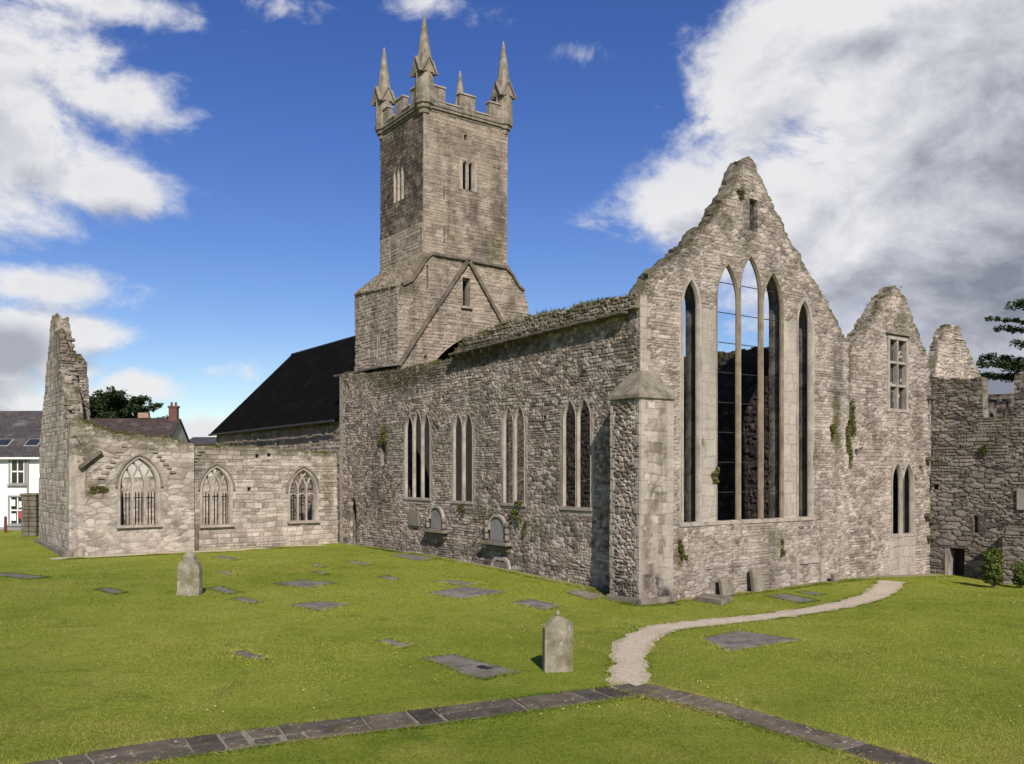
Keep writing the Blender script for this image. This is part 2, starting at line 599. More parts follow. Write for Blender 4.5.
def slate_mat(name, lo, hi, rough=.6, spec=.2):
    m, t, b = principled(name, rough, spec)
    oc = t.add('ShaderNodeTexCoord').outputs['UV']
    br = t.add('ShaderNodeTexBrick')
    br.inputs['Scale'].default_value = 1.0
    br.inputs['Brick Width'].default_value = .3
    br.inputs['Row Height'].default_value = .22
    br.inputs['Mortar Size'].default_value = .012
    br.inputs['Color1'].default_value = (*lo, 1)
    br.inputs['Color2'].default_value = (*hi, 1)
    br.inputs['Mortar'].default_value = (*[q * .4 for q in lo], 1)
    t.l.new(oc, br.inputs['Vector'])
    c = t.mix(t.step(t.noise(oc, .8, 7, .65), .5, .75), br.outputs['Color'], tuple(min(1, q * 1.7) for q in hi))
    t.l.new(c, b.inputs['Base Color'])
    bump(t, b, br.outputs['Fac'], -.012, .6)
    return m


BLACKSLATE = slate_mat('black_slate', (.0045, .0043, .004), (.007, .0066, .006), .95, .02)
GREYSLATE = slate_mat('grey_slate', (.055, .048, .045), (.085, .075, .07))
BROWNSLATE = slate_mat('brown_slate', (.05, .036, .03), (.075, .055, .048))


def leaf_mat(name, a, b_, trans=.25, dry=None):
    m, t, b = principled(name, .75, .2)
    r = t.attr('tone')
    c = t.ramp(r, [(0, a), (1, b_)])
    if dry: c = t.mix(t.attr('dry'), c, dry)
    t.l.new(c, b.inputs['Base Color'])
    tr = t.add('ShaderNodeBsdfTranslucent')
    t.l.new(c, tr.inputs[0])
    mx = t.add('ShaderNodeMixShader'); mx.inputs[0].default_value = trans
    t.l.new(b.outputs[0], mx.inputs[1]); t.l.new(tr.outputs[0], mx.inputs[2])
    t.l.new(mx.outputs[0], t.n['Material Output'].inputs[0])
    return m


CEDAR = leaf_mat('cedar_needles', (.012, .026, .012), (.05, .078, .026))
BUSHL = leaf_mat('bush_leaves', (.035, .07, .012), (.17, .20, .045), .3)
TUFT = leaf_mat('wall_plant_leaves', (.065, .08, .018), (.20, .19, .055), .3)
GRASSB = leaf_mat('grass_blades', (.105, .175, .014), (.40, .42, .072), .3, dry=(.44, .37, .11))


def lawn_mat():
    m, t, b = principled('lawn', .95, .1)
    oc = t.add('ShaderNodeTexCoord').outputs['Object']
    big = t.noise(oc, .16, 4, .55, .5)
    mid = t.noise(oc, .9, 6, .6, .4)
    fine = t.noise(oc, 14, 8, .72)
    v = t.m('ADD', t.m('ADD', t.m('MULTIPLY', big, .45), t.m('MULTIPLY', mid, .35)), t.m('MULTIPLY', fine, .45))
    c = t.ramp(v, [(.38, (.12, .16, .015)), (.60, (.23, .265, .03)), (.85, (.35, .345, .065))])
    # straw-coloured dry patches
    c = t.mix(t.m('MULTIPLY', t.step(t.noise(oc, .55, 6, .65, .6), .56, .74), .45), c, (.225, .19, .055))
    c = t.mix(t.m('MULTIPLY', t.step(t.noise(oc, .7, 5, .6, 1.0), .60, .72), .45), c, (.055, .095, .012))
    t.l.new(c, b.inputs['Base Color'])
    bump(t, b, t.m('ADD', t.noise(oc, 40, 6, .75), t.m('MULTIPLY', t.noise(oc, 7, 5, .6), 1.2)), .06, .9)
    return m


LAWN = lawn_mat()


def gravel_mat(name, lo, hi):
    m, t, b = principled(name, .95, .1)
    oc = t.add('ShaderNodeTexCoord').outputs['Object']
    vo = t.add('ShaderNodeTexVoronoi'); vo.inputs['Scale'].default_value = 42
    t.l.new(oc, vo.inputs['Vector'])
    sp = t.add('ShaderNodeSeparateColor'); t.l.new(vo.outputs['Color'], sp.inputs[0])
    v = t.m('ADD', t.m('MULTIPLY', sp.outputs[0], .45), t.m('MULTIPLY', t.noise(oc, 1.3, 8, .7), .75))
    c = t.ramp(v, [(.25, lo), (.85, hi)])
    t.l.new(c, b.inputs['Base Color'])
    bump(t, b, vo.outputs['Distance'], -.02, .7)
    return m


GRAVEL = gravel_mat('pale_gravel', (.31, .25, .175), (.60, .51, .39))
MORTAR = gravel_mat('flag_mortar', (.10, .092, .07), (.30, .275, .22))
SOIL = gravel_mat('bare_soil', (.16, .13, .085), (.30, .26, .19))


# ------------------------------------------------------------------ the wall builder
def inside(poly, x, y):
    r = np.zeros(x.shape, bool)
    n = len(poly)
    for i in range(n):
        x0, y0 = poly[i]; x1, y1 = poly[(i + 1) % n]
        if y0 == y1: continue
        c = ((y0 > y) != (y1 > y)) & (x < (x1 - x0) * (y - y0) / (y1 - y0) + x0)
        r ^= c
    return r


def snap_to(polys, P):
    best = np.full(len(P), 1e9); out = P.copy(); which = np.zeros(len(P), int)
    for k, poly in enumerate(polys):
        q = np.asarray(poly, float)
        for a, b in zip(q, np.roll(q, -1, 0)):
            d = b - a
            L = d @ d
            if L < 1e-12: continue
            t = np.clip(((P - a) @ d) / L, 0, 1)
            c = a + t[:, None] * d
            dist = np.hypot(*(P - c).T)
            m = dist < best
            best[m] = dist[m]; out[m] = c[m]; which[m] = k
    return out, which


def wall(name, mat, parent, ax, plane, out, poly, holes=(), thick=1.0, h=.06, st=(.36, .2), style='rubble', relief=.04, seed=1,
         quoin=(), dressed=(), moss_top=.5, moss_fn=None, stain_shade_fn=None, back_relief=True, tone_shift=None, side_amp=.09):
    poly = [tuple(p) for p in poly]
    A = np.array(poly)
    s0, z0 = A.min(0) - h; s1, z1 = A.max(0) + h
    ns = int((s1 - s0) / h) + 1; nz = int((z1 - z0) / h) + 1
    sc = s0 + (np.arange(ns) + .5) * h; zc = z0 + (np.arange(nz) + .5) * h
    SS, ZZ = np.meshgrid(sc, zc, indexing='ij')
    keep = inside(poly, SS, ZZ)
    for hl in holes:
        keep &= ~inside(hl, SS, ZZ)
    # vertex use
    pad = np.pad(keep, 1)
    cnt = pad[:-1, :-1].astype(int) + pad[1:, :-1] + pad[:-1, 1:] + pad[1:, 1:]     # (ns+1, nz+1)
    used = cnt > 0
    bnd = used & (cnt < 4)
    idx = -np.ones(used.shape, int)
    idx[used] = np.arange(used.sum())
    vs, vz = np.meshgrid(s0 + np.arange(ns + 1) * h, z0 + np.arange(nz + 1) * h, indexing='ij')
    # jitter interior a little to hide the grid
    js = (hash2(np.arange(ns + 1)[:, None] + 0 * np.arange(nz + 1), np.arange(nz + 1)[None] + 0 * np.arange(ns + 1)[:, None], seed) - .5) * h * .5
    jz = (hash2(np.arange(ns + 1)[:, None] + 0 * np.arange(nz + 1), np.arange(nz + 1)[None] + 0 * np.arange(ns + 1)[:, None], seed + 9) - .5) * h * .5
    vs = vs + js; vz = vz + jz
    P = np.c_[vs[used], vz[used]]
    isb = bnd[used]
    bp, which = snap_to([poly] + [list(hh) for hh in holes], P[isb])
    P[isb] = bp
    s, z = P[:, 0], P[:, 1]
    fn = coursed if style == 'coursed' else rubble
    tone, joint, hgt = fn(s, z, st[0], st[1], seed)
    if style == 'rubble':
        t2, j2, h2_ = rubble(s, z, st[0] * 1.5, st[1] * 1.45, seed + 60)
        t3, j3, h3_ = coursed(s, z, st[0] * 1.3, st[1] * .95, seed + 70)
        mk = vnoise(s * .55, z * .8, seed + 20) * .6 + vnoise(s * 1.9, z * 2.4, seed + 21) * .4
        tone = np.where(mk > .56, t2, np.where(mk < .40, t3, tone)); joint = np.where(mk > .56, j2, np.where(mk < .40, j3, joint)); hgt = np.where(mk > .56, h2_, np.where(mk < .40, h3_ * .8, hgt))
    dress = np.zeros(len(s))
    rel = np.full(len(s), relief)

    def lay(mask, res, relv):
        nonlocal tone, joint, hgt
        tone = np.where(mask, .55 + .3 * (res[0] - .5), tone); joint = np.where(mask, res[1] * .8, joint); hgt = np.where(mask, .6 + .25 * res[2], hgt)
        dress[mask] = 1; rel[mask] = relv
    for (sq, sgn, zlo, zhi, *qw) in quoin:      # long-and-short corner stones
        row = np.floor(z / .34).astype(int)
        ln = (np.where((row & 1) == 0, .62, .36) + .1 * hash2(row, row * 0 + 2, seed)) * (qw[0] if qw else .8)
        d = (s - sq) * sgn
        mk = (d > -.05) & (d < ln) & (z > zlo) & (z < zhi)
        fr = z / .34 - row
        jj = np.clip(1 - np.minimum(np.minimum(fr, 1 - fr) * .34, ln - d) / .03, 0, 1)
        lay(mk, (hash2(row, row * 0 + 5, seed), jj, hash2(row, row * 0 + 6, seed)), relief * .6)
    for (a0, a1, b0, b1) in dressed:
        mk = (s > a0) & (s < a1) & (z > b0) & (z < b1)
        lay(mk, coursed(s, z, .6, .36, seed + 40), relief * .35)
    disp = rel * (hgt - 1.05 * joint - .3) + .05 * (vnoise(s * .5, z * .5, seed) - .5) + relief * .45 * (vnoise(s * 8, z * 8, seed + 3) - .5)
    if tone_shift is not None: tone = np.clip(tone + tone_shift(s, z), 0, 1)
    # distance below the wall top
    moss = np.zeros(len(s))
    if moss_top:
        top = np.full(ns + 1, -1e9)
        for i in range(ns + 1):
            ju = np.nonzero(used[i])[0]
            if len(ju): top[i] = z0 + ju[-1] * h
        II = np.broadcast_to(np.arange(ns + 1)[:, None], used.shape)[used]
        dt = top[II] - z
        moss = np.clip(1 - dt / moss_top, 0, 1) * .9
    if moss_fn is not None: moss = np.maximum(moss, moss_fn(s, z))
    stain_shade = stain_shade_fn(s, z) if stain_shade_fn is not None else np.zeros(len(s))  # real stains, plus painted shade where a caller asks for it
    hole_edge = np.zeros(len(s), bool); hole_edge[np.nonzero(isb)[0][which > 0]] = True
    disp = np.where(hole_edge, 0.0, disp)
    n = len(s)
    pf = plane + out * disp
    bk = plane - out * thick + (-out * (disp * .8 if back_relief else 0))
    if ax == 'x':      # s runs along x, the wall faces +-y
        Vf = np.c_[s, pf, z]; Vb = np.c_[s, bk, z]
    else:
        Vf = np.c_[pf, s, z]; Vb = np.c_[bk, s, z]
    flip = (ax == 'x' and out > 0) or (ax == 'y' and out < 0)
    ci, cj = np.nonzero(keep)
    q = np.c_[idx[ci, cj], idx[ci + 1, cj], idx[ci + 1, cj + 1], idx[ci, cj + 1]]
    fr = q[:, ::-1] if flip else q
    bkf = (q if flip else q[:, ::-1]) + n
    # the thickness of the wall is laid in courses of stones too: rings of vertices between front and back
    nb = np.nonzero(isb)[0]
    nl = max(1, int(round(thick / .24)))
    ringid = np.zeros((nl + 1, n), int)
    ringid[0] = np.arange(n); ringid[nl] = np.arange(n) + n
    extra, etone, ejoint, emoss = [], [], [], []
    free = (which == 0) & (s[nb] > A[:, 0].min() + .04) & (s[nb] < A[:, 0].max() - .04) & (z[nb] > A[:, 1].min() + .04)
    base = 2 * n
    along_ = (s[nb] * .8 + z[nb] * .6)
    for k in range(1, nl):
        ringid[k, nb] = base + np.arange(len(nb)); base += len(nb)
        st_i = np.floor(along_ / .27 + 3 * hash2(np.full(len(nb), k), np.full(len(nb), seed))).astype(int)
        amp = np.where(free, side_amp, .012)
        os_ = (hash2(st_i, st_i * 0 + k, seed + 11) - .5) * amp * 1.3
        oz_ = (hash2(st_i, st_i * 0 + k, seed + 12) - .6) * amp * 1.6
        dep = plane + out * (disp[nb] * (1 - k / nl)) - out * thick * (k / nl + .08 * (hash2(st_i, st_i * 0 + k, seed + 13) - .5))
        ss, zz = s[nb] + os_, z[nb] + oz_
        extra.append(np.c_[ss, dep, zz] if ax == 'x' else np.c_[dep, ss, zz])
        etone.append(hash2(st_i, st_i * 0 + k, seed + 14)); ejoint.append(np.full(len(nb), .15)); emoss.append(moss[nb])
    sides = []
    for (di, dj, e0, e1) in ((0, -1, 0, 1), (1, 0, 1, 2), (0, 1, 2, 3), (-1, 0, 3, 0)):
        m = ~pad[ci + 1 + di, cj + 1 + dj]
        a = q[m, e0]; b = q[m, e1]
        for k in range(nl):
            sq_ = np.c_[ringid[k, a], ringid[k + 1, a], ringid[k + 1, b], ringid[k, b]]
            sides.append(sq_[:, ::-1] if flip else sq_)
    V = np.concatenate([Vf, Vb] + extra)
    FQ = np.concatenate([fr, bkf] + sides)
    ne = sum(len(e) for e in extra)
    def two(a_):
        if ne == 0: return np.r_[a_, a_]
        src = {id(tone): etone, id(joint): ejoint, id(moss): emoss}.get(id(a_))
        return np.concatenate([a_, a_] + (src if src else [np.zeros(ne)]))
    me = arrays(name, V, FQ, {'tone': two(tone), 'joint': two(joint), 'moss': two(moss), 'dress': two(dress), 'stain_shade': two(stain_shade)})
    return link(name, me, mat, parent)


def backing(mat, parent, ax, plane, out, poly, holes, front, thick, seed, h=.11, name='wall_core', core_shade=None):  # the darkening mask paints the shade of the reveals into the core
    """the inner part of a thick wall, whose openings splay wider than those of the face"""
    return wall(name, mat, parent, ax, plane - out * front, out, poly, holes, thick, h, (.3, .16), 'rubble', .03, seed, moss_top=.3, stain_shade_fn=core_shade, side_amp=.2)


def ragged(pts, step=.3, amp=.09, course=.13, seed=0, dz=1.0):
    """break a ruinous edge into stone-sized steps"""
    r = random.Random(seed)
    out = []
    for (a, b) in zip(pts[:-1], pts[1:]):
        L = math.hypot(b[0] - a[0], b[1] - a[1])
        n = max(1, int(L / step))
        for k in range(n):
            t = k / n
            x = a[0] + (b[0] - a[0]) * t; z = a[1] + (b[1] - a[1]) * t
            t2 = min(1, (k + .8 + .3 * r.random()) / n)
            x2 = a[0] + (b[0] - a[0]) * t2
            z2 = a[1] + (b[1] - a[1]) * t2
            steep = abs(b[1] - a[1]) / L
            mix_ = .5 - .38 * steep            # gentle tops keep level stones, steep slopes stay straight
            j_ = r.uniform(-amp, amp) * dz
            za = z + (z2 - z) * mix_ + j_; zb = z2 - (z2 - z) * mix_ + j_
            if k or out: out.append((x + r.uniform(-.025, .025), za + r.uniform(-.02, .02)))
            else: out.append(a)
            out.append((x2 + r.uniform(-.025, .025), zb + r.uniform(-.02, .02)))
    out.append(pts[-1])
    return out


def lancet(c, wd, zs, zsp, zap, n=8, d=0.0):
    """points of a lancet outline from the left foot over the tip to the right foot, offset outwards by d"""
    a = wd / 2; r = zap - zsp
    Rr = (a * a + r * r) / (2 * a)
    R2 = Rr + d
    cx = -a + Rr
    # rise of the offset arc at the centre line
    th1 = math.acos(max(-1, min(1, cx / R2)))
    L = [(-a - d, zs - d * 0), ]
    for k in range(n + 1):
        th = th1 * k / n
        L.append((cx - R2 * math.cos(th), zsp + R2 * math.sin(th)))
    Rt = [(-x, z) for x, z in L[::-1][1:]]
    return [(c + x, z) for x, z in L + Rt]


def ring(mb, fn, stations, close_foot=True):
    """sweep a closed section of (offset d, depth y) along a window outline; fn(d) -> outline points, returns world mapping via place"""
    place = fn[1]; prof = fn[0]
    rows = [[place(p[0], p[1], y) for p in prof(d)] for d, y in stations]
    n = len(rows[0]); m = len(rows)
    v = [p for r_ in rows for p in r_]
    f = []
    for i in range(m):
        j = (i + 1) % m
        for k in range(n - 1):
            f.append((i * n + k, i * n + k + 1, j * n + k + 1, j * n + k))
    f.append(tuple(i * n for i in range(m))); f.append(tuple(i * n + n - 1 for i in range(m))[::-1])
    mb.add(v, f)


def placer(ax, plane, out):
    if ax == 'x':
        return lambda s, z, y: (s, plane + out * y, z)
    return lambda s, z, y: (plane + out * y, s, z)


def light_ring(mb, ax, plane, out, c, wd, zs, zsp, zap, band=.10, proud=.015, deep=.45, chamf=.09, n=8):
    """a dressed lancet frame: flat band, chamfer and deep reveal; wd is the clear opening"""
    pl = placer(ax, plane, out)
    prof = lambda d: lancet(c, wd, zs, zsp, zap, n, d)
    ring(mb, (prof, pl), [(chamf + band, proud), (chamf, proud), (0, -chamf * 1.6), (0, -deep), (chamf + band, -deep)])


def bar_path(mb, ax, plane, out, pts, wd, y0, y1):
    """a bar of rectangular section following pts in the wall plane, between depths y0 and y1"""
    pl = placer(ax, plane, out)
    pts = [np.array(p, float) for p in pts]
    L = []; Rr = []
    for i, p in enumerate(pts):
        d = pts[min(i + 1, len(pts) - 1)] - pts[max(i - 1, 0)]
        d /= np.linalg.norm(d) + 1e-9
        nrm = np.array([-d[1], d[0]])
        L.append(p + nrm * wd / 2); Rr.append(p - nrm * wd / 2)
    n = len(pts)
    v = [pl(*p, y1) for p in L] + [pl(*p, y1) for p in Rr] + [pl(*p, y0) for p in Rr] + [pl(*p, y0) for p in L]
    f = []
    for a in range(4):
        b = (a + 1) % 4
        for k in range(n - 1):
            f.append((a * n + k, a * n + k + 1, b * n + k + 1, b * n + k))
    f.append(tuple(a * n for a in range(4))); f.append(tuple(a * n + n - 1 for a in range(4))[::-1])
    mb.add(v, f)


def leaves(name, mat, parent, centres, radii, count, size, seed=0, flat=1.0, tone_by=None):
    """small leaf faces scattered through ellipsoids"""
    r = np.random.default_rng(seed)
    C = np.array(centres, float); Rd = np.array(radii, float)
    vol = Rd.prod(1) ** (2 / 3)
    k = r.choice(len(C), count, p=vol / vol.sum())
    d = r.normal(size=(count, 3)); d /= np.linalg.norm(d, axis=1)[:, None]
    rad = r.random(count) ** .45
    p = C[k] + d * Rd[k] * rad[:, None]
    e1 = r.normal(size=(count, 3)); e1[:, 2] *= flat
    e1 /= np.linalg.norm(e1, axis=1)[:, None]
    e2 = np.cross(e1, r.normal(size=(count, 3)) * np.array([flat, flat, 1])); e2 /= np.linalg.norm(e2, axis=1)[:, None] + 1e-9
    sz = size * (.6 + .8 * r.random(count))
    V = np.empty((count, 4, 3))
    V[:, 0] = p - e1 * sz[:, None]; V[:, 1] = p + e2 * sz[:, None] * .45
    V[:, 2] = p + e1 * sz[:, None]; V[:, 3] = p - e2 * sz[:, None] * .45
    tone = np.clip(.35 * r.random(count) + .4 * _T[k & 255, 3] + .25 * rad, 0, 1)
    me = arrays(name, V.reshape(-1, 3), np.arange(count * 4).reshape(-1, 4), {'tone': np.repeat(tone, 4)})
    return link(name, me, mat, parent)


exec_parts = None
# ================================================================== GROUND
gx_ = np.unique(np.round(np.r_[-900, -500, -250, -140, -90, -70, np.arange(-55, 40.01, .5), 50, 70, 100, 160, 300, 600, 900], 3))
gy_ = np.unique(np.round(np.r_[-300, -120, -60, -35, np.arange(-24, 60.01, .5), 70, 85, 110, 160, 260, 500, 900], 3))
GX, GY = np.meshgrid(gx_, gy_, indexing='ij')
nx, ny = GX.shape
ii = np.arange(nx * ny).reshape(nx, ny)
q = np.c_[ii[:-1, :-1].ravel(), ii[1:, :-1].ravel(), ii[1:, 1:].ravel(), ii[:-1, 1:].ravel()]
gzv = gz(GX, GY)
me = arrays('ground', np.c_[GX.ravel(), GY.ravel(), gzv.ravel()], q, smooth=True)
tag(link('ground', me, LAWN), kind='structure')


def strip_mesh(centre, widths, lift, n=60, wob=.0, seed=0):
    P = np.array(centre, float)
    # Catmull-Rom resample
    out = []
    Q = np.r_[[2 * P[0] - P[1]], P, [2 * P[-1] - P[-2]]]
    W = np.interp(np.linspace(0, 1, n), np.linspace(0, 1, len(widths)), widths)
    for t in np.linspace(0, len(P) - 1 - 1e-6, n):
        i = int(t); f = t - i
        a, b, c, d = Q[i:i + 4]
        out.append(.5 * (2 * b + (c - a) * f + (2 * a - 5 * b + 4 * c - d) * f * f + (3 * b - a - 3 * c + d) * f ** 3))
    out = np.array(out)
    T = np.gradient(out, axis=0); T /= np.linalg.norm(T, axis=1)[:, None]
    N = np.c_[-T[:, 1], T[:, 0]]
    r = np.random.default_rng(seed)
    rows = []
    for k in np.linspace(-.5, .5, 7):
        ww = W * k
        if abs(k) == .5: ww = ww + np.sign(k) * wob * (1.3 * (vnoise(np.arange(n) * .22, np.zeros(n), seed + (7 if k > 0 else 1)) - .5) * 2 + .35 * (r.random(n) - .5) * 2)
        xy = out + N * ww[:, None]
        rows.append(np.c_[xy, gz(xy[:, 0], xy[:, 1]) + lift])
    V = np.concatenate(rows)
    f = []
    for a in range(6):
        i = np.arange(n - 1)
        f.append(np.c_[a * n + i, a * n + i + 1, (a + 1) * n + i + 1, (a + 1) * n + i])
    return V, np.concatenate(f)[:, ::-1], out, W


GP = [on_ground(*p) for p in ((629, 690), (630, 664), (636, 642), (662, 629), (716, 622), (780, 615), (830, 607.5), (868, 598.5), (884, 590), (893, 581.5))]
V, f, gpath, gwid = strip_mesh(GP, [.72, .72, .8, .82, .8, .8, .85, .9, .9, 1.0], .014, 260, .09, 3)
tag(link('gravel_path', arrays('gravel_path', V, f, smooth=True), GRAVEL), kind='structure')
# gravel apron at the foot of the transept and of the walls
V, f, apron, apw = strip_mesh([(-13.4, 21.45), (-9, 21.5), (-5, 21.35), (-1.2, 21.3)], [.5, .7, 1.1, .9], .012, 60, .12, 5)
tag(link('gravel_strip', arrays('gravel_strip', V, f, smooth=True), GRAVEL), kind='structure')
V, f, soil1, so1w = strip_mesh([(-.25, 20.8), (-.3, 14), (-.28, 8), (-.35, 1.2)], [.5, .35, .3, .5], .011, 80, .16, 6)
tag(link('bare_soil', arrays('bare_soil', V, f, smooth=True), SOIL), kind='structure')
V, f, soil2, so2w = strip_mesh([(1.0, -.22), (6, -.2), (10, -.25), (12.4, -.35), (16.6, -.5)], [.25, .3, .3, .7, 1.0], .0115, 80, .14, 8)
tag(link('soil_strip', arrays('soil_strip', V, f, smooth=True), SOIL), kind='structure')

# flagstone path: two arms along the axes of the building, meeting at the gravel path
JL = [on_ground(*p) for p in ((-80, 793), (30, 774), (150, 753), (300, 732.5), (450, 714.5), (560, 700.5), (641, 689))]
JR = [on_ground(*p) for p in ((633, 688), (700, 703), (778, 726), (860, 750), (960, 782), (1100, 830))]


def flag_path(name, line, wid, rows, seed):
    V, f, ctr, W = strip_mesh(line, wid, .010, 120, .03, seed)
    base = link(name + '_bed', arrays(name, V, f, smooth=True), MORTAR)
    r = random.Random(seed)
    seg = np.r_[0, np.cumsum(np.linalg.norm(np.diff(ctr, axis=0), axis=1))]
    T = np.gradient(ctr, axis=0); T /= np.linalg.norm(T, axis=1)[:, None]

    def pt(d, o):
        d = min(max(d, 0), seg[-1])
        c = np.array([np.interp(d, seg, ctr[:, 0]), np.interp(d, seg, ctr[:, 1])])
        t = np.array([np.interp(d, seg, T[:, 0]), np.interp(d, seg, T[:, 1])])
        return c + np.array([-t[1], t[0]]) * o
    mb = MB()
    d = 0.0
    while d < seg[-1] - .2:
        L = r.uniform(.7, 1.5)
        wd = float(np.interp(d, seg, W))
        nr = rows if r.random() < .6 else 1
        cut = [-.5 * wd] + sorted(r.uniform(-.12, .12) * wd for _ in range(nr - 1)) + [.5 * wd]
        for a, b in zip(cut[:-1], cut[1:]):
            sub = [0, 1] if r.random() < .6 else [0, r.uniform(.35, .65), 1]
            for u0, u1 in zip(sub[:-1], sub[1:]):
                g_ = .012 + .05 * r.random() ** 2
                cor = []
                for (uu, oo) in ((u0, a), (u1, a), (u1, b), (u0, b)):
                    du = d + uu * L + (g_ if uu == u0 else -g_) + r.uniform(-.02, .02)
                    do = oo + (g_ if oo == a else -g_) + r.uniform(-.015, .015)
                    cor.append(pt(du, do))
                # chip a corner now and then
                poly = []
                for i, c in enumerate(cor):
                    if r.random() < .3:
                        p, n_ = cor[i - 1], cor[(i + 1) % 4]
                        poly += [c + (p - c) * r.uniform(.05, .2), c + (n_ - c) * r.uniform(.05, .2)]
                    else: poly.append(c)
                tilt = r.uniform(.012, .024)
                mb.prism([tuple(p) for p in poly], lambda x, y: (x, y, float(gz(x, y)) + .006), lambda x, y, tilt=tilt: (x, y, float(gz(x, y)) + .008 + tilt))
        d += L
    return base, mb, ctr, W


b1, mb1, fl1, fw1 = flag_path('flagstone_path', JL, [.86, .86, .86, .84, .8, .78], 2, 11)
b2, mb2, fl2, fw2 = flag_path('slab_path', JR, [.8, .68, .66, .66, .7], 1, 12)
tag(b1, kind='structure'); b1.name = 'path_bed'
tag(b2, kind='structure'); b2.name = 'path_bed'
o = mb1.build('flagstone_path', FLAG); tag(o, kind='structure')
o = mb2.build('flagstone_path', FLAG); tag(o, kind='structure')

# ================================================================== GRAVE SLABS
slab_quads = []


def quad_slab(px, label, mat=SLAB, up=.014, seed=0, name='grave_slab', group='worn ledger slabs lying in the grass', rough=.05):
    r = random.Random(seed)
    cs = [np.array(on_ground(*p)) for p in px]
    slab_quads.append(np.array(cs))
    poly = []
    for i, c in enumerate(cs):
        nx_ = cs[(i + 1) % len(cs)]
        poly.append(tuple(c + np.array([r.uniform(-rough, rough), r.uniform(-rough, rough)])))
        for k in (.3, .65):
            m_ = c + (nx_ - c) * k
            poly.append(tuple(m_ + np.array([r.uniform(-rough, rough), r.uniform(-rough, rough)])))
    c0 = np.mean(cs, 0)
    z0 = float(gz(*c0))
    mb = MB().prism(poly, lambda x, y: (x, y, float(gz(x, y)) - .06), lambda x, y: (x, y, float(gz(x, y)) + up))
    o = mb.build(name, mat, bevel=.008)
    tag(o, label, 'grave slab', group)
    return o


def box_quad(x0, y0, x1, y1, k=.35):
    """four image corners of a slab that runs away to the upper left"""
    return [(x0, y0 + (y1 - y0) * .25), (x0 + (x1 - x0) * k, y0), (x1, y1 - (y1 - y0) * .3), (x1 - (x1 - x0) * k, y1)]


quad_slab([(423, 658), (455, 654.5), (517, 672), (481, 680)], 'large grey ledger slab with a small dark hole, in the grass beside the leaning-free lichen headstone'.replace('leaning-free ', ''), seed=1)
slab_a = bpy.data.objects['grave_slab']
hc = [on_ground(*p) for p in ((476, 667), (482, 665.5), (489, 667.5), (494, 668.5), (488, 670), (480, 669.5))]
MB().prism(hc, lambda x, y: (x, y, float(gz(x, y)) - .01), lambda x, y: (x, y, float(gz(x, y)) + .017)).build('hole', WOOD, slab_a)
quad_slab([(701, 638.5), (738, 631), (805, 640), (727, 651.5)], 'wide grey ledger slab alone in the grass inside the bend of the gravel path', seed=2)
quad_slab([(426, 593), (466, 586.5), (508, 592), (461, 599.5)], 'broad grey ledger slab in front of the second wall monument', seed=3)
quad_slab(box_quad(432, 580, 484, 586), 'mossy sunken slab just behind the broad grey ledger slab', CAPST, seed=4, up=.011)
quad_slab([(511, 603), (529, 599), (564, 606.5), (545, 610)], 'narrow dark slab between the headstone and the corner buttress', seed=5)
quad_slab(box_quad(228, 651, 270, 661), 'small lone slab in the open lawn nearest the flagstone path', seed=6, rough=.08)
quad_slab(box_quad(377, 638.5, 414, 648.5), 'small slab in the lawn just behind the large slab with a hole', seed=7, rough=.08)
quad_slab([(272, 583.5), (300, 580.5), (338, 582.5), (306, 588.5)], 'long pale slab facing the third traceried window', seed=8)
quad_slab([(289, 605), (318, 601.5), (351, 604), (318, 611)], 'rounded slab in the lawn in front of the long pale slab', seed=9, rough=.1)
quad_slab(box_quad(232, 597, 262, 604), 'small slab right of the far headstone, its nearer neighbour', seed=10, rough=.07)
quad_slab(box_quad(209, 586.5, 240, 594.5), 'small slab touching the grass just behind the far headstone', seed=11, rough=.07)
quad_slab(box_quad(96, 588, 126, 594.5), 'thin slab alone in the lawn left of the far headstone', seed=12, rough=.07)
quad_slab(box_quad(-12, 573, 50, 579.5), 'long slab at the edge of the lawn below the white house', seed=13)
quad_slab(box_quad(213, 556, 242, 560.5), 'slab in the grass below the second traceried window', seed=14)
quad_slab(box_quad(215, 571, 236, 575.5), 'small brown slab between the far headstone and the transept', CAPST, seed=15, up=.010, rough=.07)
quad_slab(box_quad(390, 553.5, 436, 561.5), 'long grey slab close under the first wall monument', seed=16)
quad_slab(box_quad(345, 560.5, 374, 566), 'dull slab near the inner corner of the church', CAPST, seed=17, up=.010)
quad_slab(box_quad(378, 575.5, 402, 581), 'small slab in the lawn in front of the triple side window', seed=18, rough=.06)
quad_slab(box_quad(309, 563, 328, 568), 'small brownish slab below the third traceried window', CAPST, seed=19, up=.010, rough=.06)
quad_slab(box_quad(312, 571, 330, 575), 'second brownish slab out from the third traceried window', CAPST, seed=20, up=.010, rough=.06)
quad_slab(box_quad(767, 593.5, 818, 603.5), 'long narrow slab lying between the gravel path and the great window', seed=21)
quad_slab(box_quad(796, 591, 826, 595.5), 'short slab between the long narrow slab and the chancel wall', seed=22)
quad_slab(box_quad(244, 543.5, 286, 549), 'slab on the gravel at the foot of the transept wall', seed=23)
quad_slab(box_quad(567, 590, 603, 600), 'pale rough slab against the shaded side of the corner buttress', CAPST, seed=24, up=.03)

# ================================================================== CHANCEL
CH_N = 10.52
chancel = thing('chancel_ruin', 'roofless grey stone chancel with five tall lancets in its pointed gable', 'ruined church', (5, 10, 0))

